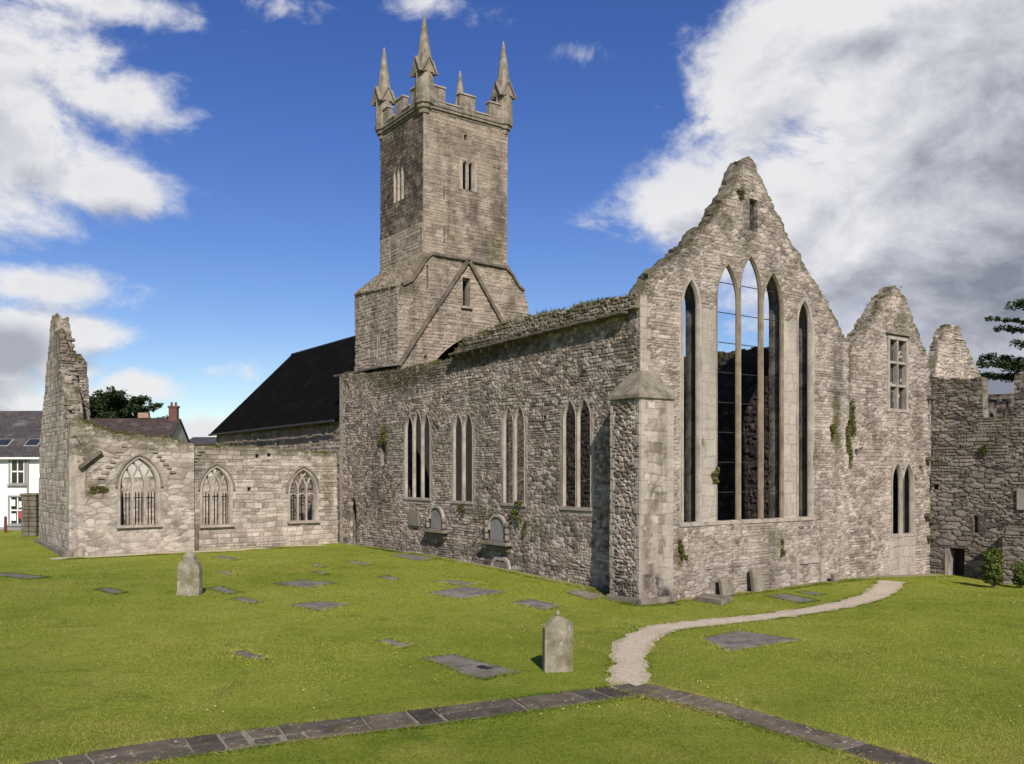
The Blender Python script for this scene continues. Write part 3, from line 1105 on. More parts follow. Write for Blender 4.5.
E = lambda px, py: on_y(px, py, 0.0)
gab = [E(*p) for p in ((640, 292), (652, 277), (667, 262), (684, 246), (698, 234), (710, 223), (721, 207), (731, 192), (737, 178), (742, 165), (745.5, 157), (749, 153), (752, 157), (757, 167),
                       (765, 186), (775, 207), (785, 228), (795, 247), (805, 263), (815, 282), (825, 299), (836, 318), (845, 336), (849, 346))]
gab[0] = (0.0, gab[0][1])
sac = [E(*p) for p in ((849, 352), (855, 342), (865, 328), (876, 312), (886, 298), (893, 289), (897, 285), (901, 289), (907, 301), (914, 319), (921, 338), (927, 353), (931, 367))]
GL = [(2.28, .70, 10.26), (4.08, 1.06, 11.02), (5.26, 1.06, 11.45), (6.46, 1.06, 11.03), (8.25, .70, 10.26)]     # centre, clear width, tip
SILL = 2.36
XM = gab[-1][0]
poly = [(0.0, -1.2)] + [(XM, -1.2)] + list(reversed(ragged(gab, .28, .05, .12, 4)))
poly = [(0.0, -1.2), (XM, -1.2)] + ragged(gab, .24, .085, .12, 4)[::-1]
holes = []
for c, wd, tip in GL:
    rise = wd * 1.15
    holes.append(lancet(c, wd, SILL, tip - rise, tip, 8, .04) )
ax0, az1 = E(749.5, 198); ax1, az0 = E(757.5, 231.5)
attic = [(ax0, az0), (ax1, az0), (ax1, az1), (ax0, az1)]
holes.append(attic)
dre = [(1.75, 2.02, 2.2, 9.6), (2.55, 3.66, 2.2, 9.4), (6.9, 7.93, 2.2, 9.4), (8.55, 8.85, 2.2, 9.6)]


def spots(*lst):
    def fn(s, z):
        m = np.zeros(len(s))
        for (a, b, ra, rb, k) in lst:
            m = np.maximum(m, k * np.clip(1.6 * (1 - np.hypot((s - a) / ra, (z - b) / rb)), 0, 1))
        return m
    return fn


mo = spots((10.2, 5.9, .35, 1.8, 1), (1.75, 1.2, .3, .5, 1), (2.8, 4.9, .25, .4, .9), (5.0, 11.6, .5, .8, .5), (3.9, 12.5, .4, .6, .7), (6.6, 1.7, 1.2, .4, .6), (2.2, 9.6, .4, 1.0, .4), (8.9, 4.5, .4, .5, .8))
sn = spots((10.3, 7.5, .5, 3.5, .6), (5.2, .5, 4, .8, .3), (1.4, 11.2, 1.6, .9, .7), (5.2, 12.3, .5, 1.4, .5))
wall('gable_wall', GABLE, chancel, 'x', 0.0, -1, poly, holes, .17, .038, (.24, .105), 'rubble', .024, 3, quoin=[(0.0, 1, 0, 9.5, .7)], dressed=dre, moss_top=.35, moss_fn=mo, stain_shade_fn=sn, side_amp=.2)

big = [lancet(2.31, .88, SILL - .1, 9.5, 10.4, 10), lancet(8.28, .88, SILL - .1, 9.5, 10.4, 10), lancet(5.27, 3.66, SILL - .1, 10.0, 11.75, 12)]
backing(BLUE, chancel, 'x', 0.0, -1, poly, big, .175, .51, 103, core_shade=lambda s_, z_: np.where(z_ < 13.4, .95, .2))  # shade behind the five lights and the slot, painted into the core
# the five lights: dressed frames, with iron saddle bars in the three middle ones
for i, (c, wd, tip) in enumerate(GL):
    mb = MB()
    rise = wd * 1.15
    light_ring(mb, 'x', 0.0, -1, c, wd - .04, SILL, tip - rise, tip - .03, band=.10 if i in (0, 4) else .018, proud=.03, deep=.12, chamf=.04, n=9)
    lt = mb.build('lancet_light', DRESSED if i in (0, 4) else BROWNST, chancel)
    if i in (1, 2, 3):
        z = SILL + .95
        while z < tip - .4:
            MB().tube([(c - wd / 2 - .06, .22, z), (c + wd / 2 + .06, .22, z)], .016, 6).build('iron_bar', IRON, lt)
            z += 1.02
# continuous sill
mb = MB()
mb.box((5.26, .06, SILL - .08), (7.1, .20, .14))
mb.build('window_sill', DRESSED, chancel, .02)
for s in (4.67, 5.86):      # round shafts in front of the two mullions
    MB().tube([(s, -.02, SILL), (s, -.02, 10.0)], .04, 8).build('mullion_shaft', BROWNST, chancel)

# side wall with the four groups of lancets
Sx = lambda px, py: on_x(px, py, 0.0)
top = [Sx(*p) for p in ((618, 299), (600, 301), (575, 308), (540, 314), (510, 322), (490, 330), (468, 338), (461, 340))]
par = [(0.0, top[0][1] - .9)] + [(8.0, top[0][1] - .8)]
side_top = [(0.02, 9.35), (3, 9.25), (6, 9.1), (9, 8.95), (10.2, 8.85), (10.4, 8.85), Sx(455, 358), Sx(440, 362), Sx(420, 365), Sx(400, 369), Sx(380, 372), (22.0, Sx(345, 373)[1])]
grp_lights = []
for (pa, pb, ps, pt, nl) in (((563), (592), 507, 400, 2), (503.5, 525.5, 503, 407, 2), (453.5, 473.5, 501, 414, 2), (405.5, 431.0, 497.5, 415, 3)):
    v0 = Sx(pb, 450)[0]; v1 = Sx(pa, 450)[0]
    pm = (pa + pb) / 2
    zs = Sx(pm, ps)[1]; zt = Sx(pm, pt)[1]
    grp_lights.append((v0, v1, zs, zt, nl))
holes = []; lights = []
for (v0, v1, zs, zt, nl) in grp_lights:
    pitch = (v1 - v0) / nl
    for k in range(nl):
        c = v0 + (k + .5) * pitch
        wd = min(.63, pitch - .13)
        tip = zt + (.16 if nl == 3 and k == 1 else 0)
        lights.append((c, wd, zs, tip - wd * 1.05, tip))
        holes.append(lancet(c, wd, zs, tip - wd * 1.05, tip, 7, .05))
# a ragged hole with a plant near the inner corner and small putlog holes
hv, hz = Sx(384, 447)
holes.append([(hv - .32, hz - .8), (hv + .2, hz - .85), (hv + .3, hz + .2), (hv + .1, hz + .75), (hv - .25, hz + .5)])
for p in ((545, 418), (437, 428), (487, 489), (443, 398)):
    a, b = Sx(*p); holes.append([(a - .09, b - .09), (a + .09, b - .09), (a + .09, b + .09), (a - .09, b + .09)])
dv, dz0 = Sx(346, 520)
holes.append([(20.05, .2), (20.75, .2), (20.75, 2.2), (20.6, 2.55), (20.4, 2.72), (20.2, 2.55), (20.05, 2.2)])
dre = []
for (v0, v1, zs, zt, nl) in grp_lights:
    dre += [(v0 - .14, v0 + .1, zs, zt - .4), (v1 - .1, v1 + .16, zs, zt - .4), (v0 - .1, v1 + .1, zs - .3, zs)]
poly = [(0.02, -1.0), (22.0, -1.0)] + ragged(side_top, .3, .05, .12, 9)[::-1]
mo = spots((hv, hz + .5, .5, .9, 1), (8.6, 2.2, .8, .5, .8), (5.3, 2.1, .4, .6, .7), (16, 8.2, 3, .7, .6), (20, 3, .6, 2.5, .5), (.5, 8, .8, 1.2, .4), (13, 1.6, .6, .5, .6))
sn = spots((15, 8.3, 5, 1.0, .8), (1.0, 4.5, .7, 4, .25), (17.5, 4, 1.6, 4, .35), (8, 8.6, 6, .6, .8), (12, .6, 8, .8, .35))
wide = []
for (v0, v1, zs, zt, nl) in grp_lights: wide.append(lancet((v0 + v1) / 2 + .55, v1 - v0 + 1.75, zs - .3, zt - .2, zt + .7, 8))
wide.append([(19.9, .0), (21, .0), (21, 2.9), (19.9, 2.9)])
backing(BLUE, chancel, 'y', -.02, -1, [(max(.3, p[0]), p[1]) for p in poly], wide, .135, .84, 105, core_shade=lambda s_, z_: np.full(len(s_), .8))  # core darkened in colour for the shade inside the side lancets
wall('side_wall', SIDE, chancel, 'y', -.02, -1, poly, holes, .13, .036, (.19, .115), 'rubble', .027, 5, quoin=[(21.98, -1, 0, 9.2)], dressed=dre, moss_top=.8, moss_fn=mo, stain_shade_fn=sn)
k = 0
for (v0, v1, zs, zt, nl) in grp_lights:
    mb = MB()
    pitch = (v1 - v0) / nl
    for j in range(nl):
        c, wd, a, b, tip = lights[k]; k += 1
        light_ring(mb, 'y', -.02, -1, c, wd - .03, a, b, tip - .02, band=max(.015, min(.1, (pitch - wd) / 2 - .045)), proud=.02, deep=.09, chamf=.03, n=8)
    wn = mb.build('lancet_window', DRESSED, chancel)
    MB().box((.0, (v0 + v1) / 2, zs - .06), (.17, v1 - v0 + .14, .12)).build('sill', DRESSED, wn, .015)
# the overhanging wall-walk parapet that survives on the nearer half
ptop = [(0.03, Sx(640, 294)[1]), Sx(618, 299), Sx(600, 302), Sx(580, 306), Sx(560, 312), Sx(540, 315), Sx(522, 318), Sx(505, 324), Sx(488, 331), Sx(470, 338), Sx(462, 343), Sx(457, 352)]
pb_ = [(ptop[-1][0], 8.82), (6, 8.98), (0.03, 9.12)]
poly = ragged(ptop, .3, .07, .12, 14) + pb_
wall('parapet', SIDE, chancel, 'y', -.17, -1, poly[::-1], (), .75, .04, (.22, .12), 'rubble', .05, 6, moss_top=1.0, stain_shade_fn=spots((5, 8.95, 9, .3, .8)))
mb = MB()
r = random.Random(3)
v = .4
while v < 10.6:            # thin corbel course and its broken corbels
    L = r.uniform(.5, .95)
    mb.box((-.15, v + L / 2, 9.03 - .022 * v + r.uniform(-.01, .01)), (.42, L - .02, .085))
    v += L
for v in (8.0, 8.6, 9.2, 9.8, 10.35, 6.9):
    mb.box((-.12, v, 8.78), (.28, .16, .28))
mb.build('corbel_table', SCAR, chancel, .015)

# far long wall, seen through the great window
poly = [(1.05, -1), (20.9, -1)] + ragged([(1.05, 8.95), (6, 9.1), (14, 9.0), (20.9, 9.1)], .35, .08, .12, 5)[::-1]
holes = []
wall('far_wall', SHADE_RUBBLE, chancel, 'y', CH_N - .95, -1, poly, holes, .95, .1, (.3, .18), 'rubble', .05, 8, moss_top=.5, stain_shade_fn=lambda s_, z_: np.full(len(s_), .85))  # painted darker still, to read as a wall in shade

wall('added_screen_wall', SHADE_RUBBLE, chancel, 'x', 17.35, -1, [(7.3, -1), (9.6, -1), (9.6, 8.3), (7.3, 8.3)], (), .3, .1, (.3, .18), 'rubble', .04, 9, moss_top=.3)  # added to hide a sunlit gap beside the tower from the side lancets
# corner buttress with weathered cap and plinth
bt = bpy.data.objects.new('buttress', None); COL.objects.link(bt); bt.parent = chancel
bt.location = (-5 - .1, -10 - .1, 0)
bx0, bx1, by0, by1, bz = -.8, .62, -.8, .51, 6.22
wall('buttress_face', GABLE, bt, 'x', by0, -1, [(bx0 + .05, -.5), (bx1, -.5), (bx1, bz), (bx0 + .05, bz)], (), .78, .035, (.62, .33), 'coursed', .012, 12,
     quoin=[(bx0, 1, -1, 9, .5), (bx1, -1, -1, 9, .7)], moss_top=0, moss_fn=spots((-.1, 4.6, .6, .8, .6), (-.2, 3.4, .3, .9, .8), (-.35, 2.4, .25, .5, .5)),
     stain_shade_fn=spots((-.3, .5, .55, 1.2, 1.0), (-.36, 1.2, .26, 1.4, 1.0), (.1, .15, .9, .6, 1.0)), tone_shift=lambda s, z: .12)  # pointed dark patch at the foot is a painted cast shadow
wall('buttress_face', SIDE, bt, 'y', bx0, -1, [(by0 + .002, -.5), (by1, -.5), (by1, bz), (by0 + .002, bz)], (), .74, .035, (.17, .11), 'rubble', .05, 13,
     quoin=[(by0, 1, -1, 9, .36), (by1, -1, -1, 9, .3)], moss_top=0, stain_shade_fn=spots((-.2, .2, .9, .6, .7)))
mb = MB()
o_ = .09
a = [(bx0 - o_, by0 - o_, bz), (bx1 + .04, by0 - o_, bz), (bx1 + .04, by1 + o_ * .6, bz), (bx0 - o_, by1 + o_ * .6, bz)]
b = [(p[0], p[1], bz + .13) for p in a]
c = [(.02, -.06, bz + .95), (bx1 - .02, -.06, bz + .95), (bx1 - .02, by1 - .1, bz + .95), (.02, by1 - .1, bz + .95)]
mb.add(a + b + c, [(3, 2, 1, 0), (0, 1, 5, 4), (1, 2, 6, 5), (2, 3, 7, 6), (3, 0, 4, 7), (4, 5, 9, 8), (5, 6, 10, 9), (6, 7, 11, 10), (7, 4, 8, 11), (8, 9, 10, 11)])
mb.build('cap', CAPST, bt, .02)
mb = MB()
mb.box(((bx0 + bx1) / 2 - .03, (by0 + by1) / 2 - .04, .1), (bx1 - bx0 + .22, by1 - by0 + .24, .2))
mb.box(((bx0 + bx1) / 2 - .03, (by0 + by1) / 2 - .04, -.2), (bx1 - bx0 + .10, by1 - by0 + .1, .4))
mb.build('plinth', DRESSED_DARK, bt, .03)
# blocked doorway traces at the foot of the gable
mb = MB()
for p, wd, hh in (((797, 574), .22, 1.0), ((822, 571), .22, .95), ((809, 561), 1.15, .2)):
    a, b = E(*p); mb.box((a, .0, b), (wd, .09, hh))
mb.build('blocked_doorway', PALE if False else DRESSED, chancel, .02)

# ================================================================== SACRISTY with its own gable, in line with the chancel gable
sacr = thing('sacristy_ruin', 'narrower ruined gable with a mullioned square window above twin lancets', 'ruined building', (13.7, 3, 0))
XS1 = 16.78
sac = [(XM + .01, sac[0][1])] + sac[1:-1] + [(XS1, sac[-1][1])]
poly = [(XM + .01, -1.3), (XS1, -1.3)] + ragged(sac, .24, .08, .12, 6)[::-1]
mx0, mz1 = E(889.5, 338.5); mx1, mz0 = E(906.5, 410)
lx0, lz0 = E(892, 534.5); lx1, lz1 = E(914, 465)
lw = (lx1 - lx0) / 2
holes = [[(mx0, mz0), (mx1, mz0), (mx1, mz1), (mx0, mz1)]]
tw = [(lx0 + lw * .5, lw - .17), (lx0 + lw * 1.5, lw - .17)]
for c, wd in tw: holes.append(lancet(c, wd, lz0, lz1 - wd * 1.1, lz1, 7, .05))
for p in ((857, 452), (921, 468)):
    a, b = E(*p); holes.append([(a - .1, b - .1), (a + .1, b - .1), (a + .1, b + .1), (a - .1, b + .1)])
mo = spots((11.0, 5.6, .3, 1.5, 1), (11.3, 8.6, .6, 1.2, .5), (14.6, 9.6, .7, 1.6, .7), (13.2, 5.2, 1, .6, .4), (12.6, 5.6, .8, .5, .5))
backing(GABLE, sacr, 'x', .02, -1, poly, [lancet((lx0 + lx1) / 2, 1.9, lz0 - .2, lz1 - .3, lz1 + .6, 8)], .205, .4, 123, core_shade=lambda s_, z_: np.where(z_ < 6, .9, .2))  # lower core painted dark for the shade behind the twin lancets
wall('gable_wall', GABLE, sacr, 'x', 0.02, -1, poly, holes, .2, .042, (.27, .12), 'rubble', .03, 23, dressed=[(lx0 - .12, lx1 + .12, lz0 - 2.0, lz0)], moss_top=.4, moss_fn=mo,
     stain_shade_fn=spots((10.9, 8.0, .5, 2.5, .8), (15.8, 6, .7, 3, .4)))
mb = MB()
fr = .13
for (a, b, c_, d_) in ((mx0 - fr, mz0 + .02, mx0 + .025, mz1 - .02), (mx1 - .025, mz0 + .02, mx1 + fr, mz1 - .02), (mx0 - fr, mz1 - .02, mx1 + fr, mz1 + .15), (mx0 - fr - .05, mz0 - .12, mx1 + fr + .05, mz0 + .02)):
    mb.box(((a + c_) / 2, .09, (b + d_) / 2), (c_ - a, .22, d_ - b))
wn = mb.build('mullioned_window', DRESSED, sacr, .012)
mb = MB(); mb.box(((mx0 + mx1) / 2, .1, (mz0 + mz1) / 2), (.11, .19, mz1 - mz0)); mb.build('mullion', DRESSED, wn, .015)
for k in (.34, .67): MB().box(((mx0 + mx1) / 2, .103, mz0 + (mz1 - mz0) * k), (mx1 - mx0, .17, .11)).build('transom', DRESSED, wn, .012)
MB().box(((mx0 + mx1) / 2, .205, (mz0 + mz1) / 2), (mx1 - mx0, .02, mz1 - mz0)).build('pane', GREYPANE, wn)
MB().box(((mx0 + mx1) / 2, -.03, mz1 + .22), (mx1 - mx0 + .5, .16, .08)).build('hood_mould', DRESSED_DARK, wn, .01)
mb = MB()
for c, wd in tw: light_ring(mb, 'x', .02, -1, c, wd - .03, lz0, lz1 - wd * 1.1, lz1 - .02, band=.075, proud=.03, deep=.14, chamf=.05)
wn = mb.build('twin_lancet', DRESSED, sacr)
MB().box(((lx0 + lx1) / 2, .05, lz0 - .08), (lx1 - lx0 + .25, .16, .13)).build('sill', DRESSED, wn, .02)
# inner walls of the roofless room
poly = [(XM + .1, -1), (XS1 + 1.5, -1), (XS1 + 1.5, 7.4), (XM + .1, 7.0)]
wall('rear_wall', BLUE, sacr, 'x', 6.5, -1, poly, (), .8, .15, (.35, .2), 'rubble', .04, 31, moss_top=.4)
poly = [(.98, -1), (6.5, -1), (6.5, 7.0), (.98, 7.2)]
wall('inner_wall', BLUE, sacr, 'y', XS1 + .6, -1, poly, (), .8, .15, (.35, .2), 'rubble', .04, 32, moss_top=.4)
# upper floor of the sacristy, in shadow behind the lancets
MB().box(((XM + XS1) / 2, 3.75, 5.0), (XS1 - XM - .3, 5.3, .25)).build('floor_vault', BLUE, sacr)
# stones sticking out at the corner
for p in ((929, 459), (928, 515), (932, 521), (930, 537), (931, 398)):
    a, b = E(*p); MB().box((a - .12, -.08, b), (.3, .36, .17)).build('tooth_stone', SCAR, sacr, .03)

# ================================================================== CROSS WALL on the right, facing the lawn
XR = 16.8
cross = thing('cross_wall', 'dark coursed rubble wall with a low doorway, notched at its top', 'stone wall', (17.3, -3, 0))
Rw = lambda px, py: on_x(px, py, XR)
pts = [Rw(931, 377), Rw(945, 378), Rw(960, 379.5), Rw(982, 379)]
pts2 = [Rw(983, 418), Rw(1000, 416), Rw(1014, 414)]
pts3 = [Rw(1015, 374), Rw(1030, 370)]
vend = -9.0
topo = ragged([(-.02, pts[0][1])] + pts[1:], .3, .04, .14, 3) + pts2 + [(pts2[-1][0] - .01, pts3[0][1])] + ragged([pts3[0], (-5.2, pts3[1][1]), (vend, pts3[1][1] - .2)], .4, .06, .14, 2)
d0, dzt = Rw(964.5, 549); d1, _ = Rw(949.5, 549)
s0_, sz0 = Rw(978, 533); s1_, sz1 = Rw(974.5, 515.5)
holes = [[(d0, -1.3), (d1, -1.3), (d1, dzt), (d0, dzt + .02)], [(s0_, sz0), (s1_ + .04, sz0), (s1_ + .04, sz1), (s0_, sz1)]]
a, b = Rw(936, 487); holes.append([(a - .16, b - .12), (a + .14, b - .1), (a + .1, b + .12), (a - .14, b + .1)])
poly = [(vend, -1.3), (-.02, -1.3)] + topo
poly = [(vend, -1.3), (-.02, -1.3)] + [(min(p[0], -.02), p[1]) for p in topo]
wall('wall', BLUE, cross, 'y', XR, -1, poly, holes, .45, .042, (.40, .135), 'rubble', .032, 41, moss_top=.35, moss_fn=spots((-2.6, 4.9, .4, .3, .7), (-.4, 4.7, .3, .5, .6), (-3.2, 5.6, 1.2, .35, .5)), stain_shade_fn=spots((-1.5, .3, 2, .9, .4)))
mb = MB()
mb.box((XR + .08, d1 + .10, (dzt - 1.0) / 2), (.22, .2, dzt + 1.0))
dj = mb.build('door_surround', DRESSED, cross, .02)
MB().box((XR + .55, (d0 + d1) / 2, (dzt - 1) / 2), (.08, d1 - d0 + .3, dzt + 1.2)).build('door', WOOD, cross)
mb = MB()
for vv in (s0_ - .17, s1_ + .22): mb.box((XR + .07, vv, (sz0 + sz1) / 2), (.16, .3, sz1 - sz0 + .1))
mb.box((XR + .07, (s0_ + s1_) / 2, sz1 + .14), (.17, .9, .16))
mb.build('slit_surround', BLUE, cross, .015)
# wall behind the notch
wall('inner_wall', BLUE, cross, 'y', XR + 2.2, -1, [(vend, 0), (-.6, 0), (-.6, 7.3), (vend, 7.1)], (), .6, .12, (.4, .2), 'coursed', .05, 44, moss_top=.3)
# forward-standing stub at the right
stub = thing('wall_stub', 'thick stub of rubble walling that juts forward beside the green bush', 'stone wall', (16, -5, 0))
sv, _ = Rw(1003, 500)
XB = XR - 1.05
st_l = on_x(1002.5, 560, XB)[0]
zst = on_x(1002.5, 527, XB)[1]
wall('wall', BLUE, stub, 'y', XB, -1, [(vend, -1.3), (st_l, -1.3)] + ragged([(st_l, zst), (st_l - .8, zst + .25), (st_l - 2, zst + .5), (vend, zst + .8)], .3, .05, .14, 7), (), 1.04, .045, (.40, .135), 'rubble', .032, 43, moss_top=.3)
a, b = Rw(1020, 500)
MB().box((XR - .02, a - .1, b), (.12, .42, .8)).build('corner_stone', DRESSED, cross, .03)

# pointed stump of another gable behind the cross wall
stump = thing('gable_stump', 'small pale pointed stump of a broken gable above the dark cross wall', 'ruined gable', (18.3, 1.5, 7))
Yg = 1.2
G3 = lambda px, py: on_y(px, py, Yg)
pts = [G3(*p) for p in ((929, 385), (934, 372), (938, 352), (942, 338), (946, 327), (953, 324.5), (959, 326), (964, 340), (970, 353), (977, 368), (983, 382))]
wall('stonework', GABLE, stump, 'x', Yg, -1, [(pts[0][0], 3.0), (pts[-1][0], 3.0)] + ragged(pts, .24, .06, .12, 8)[::-1], (), .45, .05, (.26, .13), 'rubble', .05, 51, moss_top=.3, moss_fn=spots((19, 9.3, .6, 1, .5)), tone_shift=lambda s, z: .2)

# ================================================================== TOWER
tower = thing('bell_tower', 'tall square stone tower with battlements and pointed corner pinnacles', 'church tower', (5.2, 20, 0))
TX0, TX1, TY0, TY1 = 2.62, 7.70, 18.04, 22.6
BX0, BX1, BY0, BY1 = 1.05, 8.9, 17.75, 22.4
Te = lambda px, py: on_y(px, py, TY0)
Ts = lambda px, py: on_x(px, py, TX0)
ZTOP = Te(470, 122)[1]
ZB = Te(426, 255)[1]
# shaft
w0, wz1 = Te(461.9, 161); w1, wz0 = Te(473.6, 191.5)
lw = (w1 - w0) / 2
holes = [lancet(w0 + lw * (.5 + k), lw - .14, wz0, wz1 - lw * .45, wz1, 6, .04) for k in (0, 1)]
for (xa, ya, xb, yb) in ((463.8, 135, 466.6, 139.5), (443.0, 186, 444.3, 199), (443.2, 226, 444.6, 242)):
    a, b = Te(xa, yb); c, d = Te(xb, ya); holes.append([(a, b), (c, b), (c, d), (a, d)])
light_low = lambda s, z: np.where(z < 0, .1, 0.0)
wall('shaft', TOWER, tower, 'x', TY0 - .03, -1, [(TX0, ZB - 1), (TX1, ZB - 1), (TX1, ZTOP), (TX0, ZTOP)], holes, .25, .05, (.36, .17), 'coursed', .02, 61, moss_top=0,
     moss_fn=spots((7.0, 15.7, .6, 1.6, .7), (6.8, 14.9, .4, .8, .7)), stain_shade_fn=spots((7.1, 18.2, .7, 3, .6), (5, 20.6, 3, 1.0, .4), (6, 15.5, 1.2, 1.4, .5), (4.3, 16.5, .5, 2.2, .35), (5.6, 17.6, .5, 1.6, .5), (3.3, 19, .5, 2, .3)))
mb = MB()
for k in (0, 1): light_ring(mb, 'x', TY0, -1, w0 + lw * (.5 + k), lw - .16, wz0, wz1 - lw * .45, wz1 - .02, band=.06, proud=.025, deep=.14, chamf=.04)
wn = mb.build('belfry_window', DRESSED, tower)
mb = MB()
for a, b in ((w0 - .18, w0 - .02), (w1 + .02, w1 + .18)): mb.box(((a + b) / 2, TY0 + .0, (wz0 + wz1) / 2), (b - a, .1, wz1 - wz0 + .1))
mb.build('jamb', DRESSED, wn, .01)
LY0 = Ts(405, 200)
sy = [Ts(p, 185)[0] for p in (405.3, 401.6, 397.6, 393.8)][::1]
sz0_, sz1_ = Ts(399, 201)[1], Ts(399, 168)[1]
holes = []
trip = []
for k in range(3):
    c = (sy[k] + sy[k + 1]) / 2; wd = (sy[k + 1] - sy[k]) - .12
    trip.append((c, wd)); holes.append(lancet(c, wd, sz0_, sz1_ - wd * 1.0, sz1_, 6, .02))
a, b = Ts(391.6, 262); c, d = Ts(390.4, 234)
holes.append([(a, b), (c, b), (c, d), (a, d)])
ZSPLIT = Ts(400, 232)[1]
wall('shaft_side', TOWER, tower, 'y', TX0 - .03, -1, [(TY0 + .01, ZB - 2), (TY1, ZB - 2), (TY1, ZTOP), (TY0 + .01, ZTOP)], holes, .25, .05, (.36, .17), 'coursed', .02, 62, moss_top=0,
     stain_shade_fn=lambda s, z: np.where(z > ZSPLIT, .85, 0.0) * np.clip(.6 + 1.2 * (vnoise(s * 1.2, z * .3, 3) - .3), 0, 1), tone_shift=lambda s, z: np.where(z > ZSPLIT, -.12, .12))
mb = MB()
for c, wd in trip:
    light_ring(mb, 'y', TX0 + .005, -1, c, wd - .02, sz0_, sz1_ - wd, sz1_ - .02, band=.04, proud=.03, deep=.3, chamf=.02)
wn = mb.build('triple_window', DRESSED, tower)
mb = MB()
for c, wd in trip:
    z = sz0_ + .1
    while z < sz1_ - .3:
        mb.box((TX0 + .2, c, z), (.03, wd, .16), ex=(math.cos(.6), 0, math.sin(.6)), ez=(-math.sin(.6), 0, math.cos(.6))); z += .14
mb.build('louvre', WHITEPAINT, wn)
wall('shaft_rear', TOWER, tower, 'x', TY1, 1, [(TX0 + .1, ZB - 2), (TX1 - .1, ZB - 2), (TX1 - .1, ZTOP), (TX0 + .1, ZTOP)], (), .8, .2, (.44, .2), 'coursed', .03, 63, moss_top=0)
wall('shaft_rear', TOWER, tower, 'y', TX1 - .005, 1, [(TY0 + .1, ZB - 2), (TY1, ZB - 2), (TY1, ZTOP), (TY0 + .1, ZTOP)], (), .8, .2, (.44, .2), 'coursed', .03, 64, moss_top=0)
# broad lower stage with shoulders
Be = lambda px, py: on_y(px, py, BY0)
zs_l = Be(399, 290)[1]; zs_r = Be(528, 308)[1]
sh = [(BX0, zs_l - .1), Be(402, 284), Be(411, 281), Be(418, 271), Be(425, 259), Be(430, 253.5), Be(467, 260), Be(505, 267.5), Be(512, 274), Be(518, 285), Be(523, 291), (BX1 - .1, zs_r + .2), (BX1, zs_r - .4)]
wa, wb = Be(462.3, 306.5); wc, wd_ = Be(469.8, 278.5)
holes = [[(wa, wb), (wc, wb), (wc, wd_), (wa, wd_)]]
a, b = Be(426.2, 288); c, d = Be(428.2, 265); holes.append([(a, b), (c, b), (c, d), (a, d)])
a, b = Be(425.3, 357); holes.append([(a - .08, b - .1), (a + .08, b - .1), (a + .08, b + .1), (a - .08, b + .1)])
arch = lancet(4.7, 5.4, -1, 6.4, 10.7, 10)
holes.append(arch)
wall('lower_stage', TOWER, tower, 'x', BY0 - .03, -1, [(BX0, -1), (BX1, -1)] + ragged(sh, .35, .03, 0, 5)[::-1], holes, .5, .055, (.34, .16), 'coursed', .03, 65, moss_top=.5,
     tone_shift=lambda s, z: .14, stain_shade_fn=lambda s_, z_: np.maximum(spots((1.6, 13, .9, .7, .5), (7.9, 12.8, .8, 1.6, .4))(s_, z_), np.clip((8.4 - z_) * 2, 0, .95)))  # lower part darkened in colour for shade inside the chancel
MB().box((4.7, BY0 + 1.2, 4.2), (6.4, .1, 10.4)).build('added_dark_screen', WOOD, tower)  # added dark board, keeps the sunlit interior from showing through the lancets
MB().box(((wa + wc) / 2, BY0 + .62, (wb + wd_) / 2), (wc - wa + .4, .05, wd_ - wb + .4)).build('window_shutter', WOOD, tower)
MB().box(((wa + wc) / 2, BY0 + .08, wb - .05), (wc - wa + .2, .5, .1)).build('window_sill', DRESSED, tower, .01)
Bs = lambda px, py: on_x(px, py, BX0)
zc = Bs(397, 285)[1]; zf = Bs(358, 294)[1]
a, b = Bs(379.2, 362); c, d = Bs(378.0, 331)
holes = [[(a, b), (c + .05, b), (c + .05, d), (a, d)]]
wall('lower_stage_side', TOWER, tower, 'y', BX0 - .03, -1, [(BY0 + .01, -1), (BY1, -1), (BY1, zf), (BY0 + .01, zc)], holes, .5, .055, (.34, .17), 'coursed', .03, 66, moss_top=.3, tone_shift=lambda s, z: .1)
wall('lower_stage_rear', TOWER, tower, 'y', BX1 - .005, 1, [(BY0 + .01, -1), (BY1, -1), (BY1, zs_r - .3), (BY0 + .01, zs_r - .3)], (), 1.0, .2, (.42, .19), 'coursed', .05, 67, moss_top=.3)
wall('lower_stage_rear', TOWER, tower, 'x', BY1, 1, [(BX0 + .1, -1), (BX1 - .1, -1), (BX1 - .1, zs_r), (TX1, ZB), (TX0, ZB), (BX0 + .1, zf)], [lancet(4.9, 4.6, -1, 6.4, 9.75, 10)], 1.0, .2, (.42, .19), 'coursed', .05, 68, moss_top=.3)
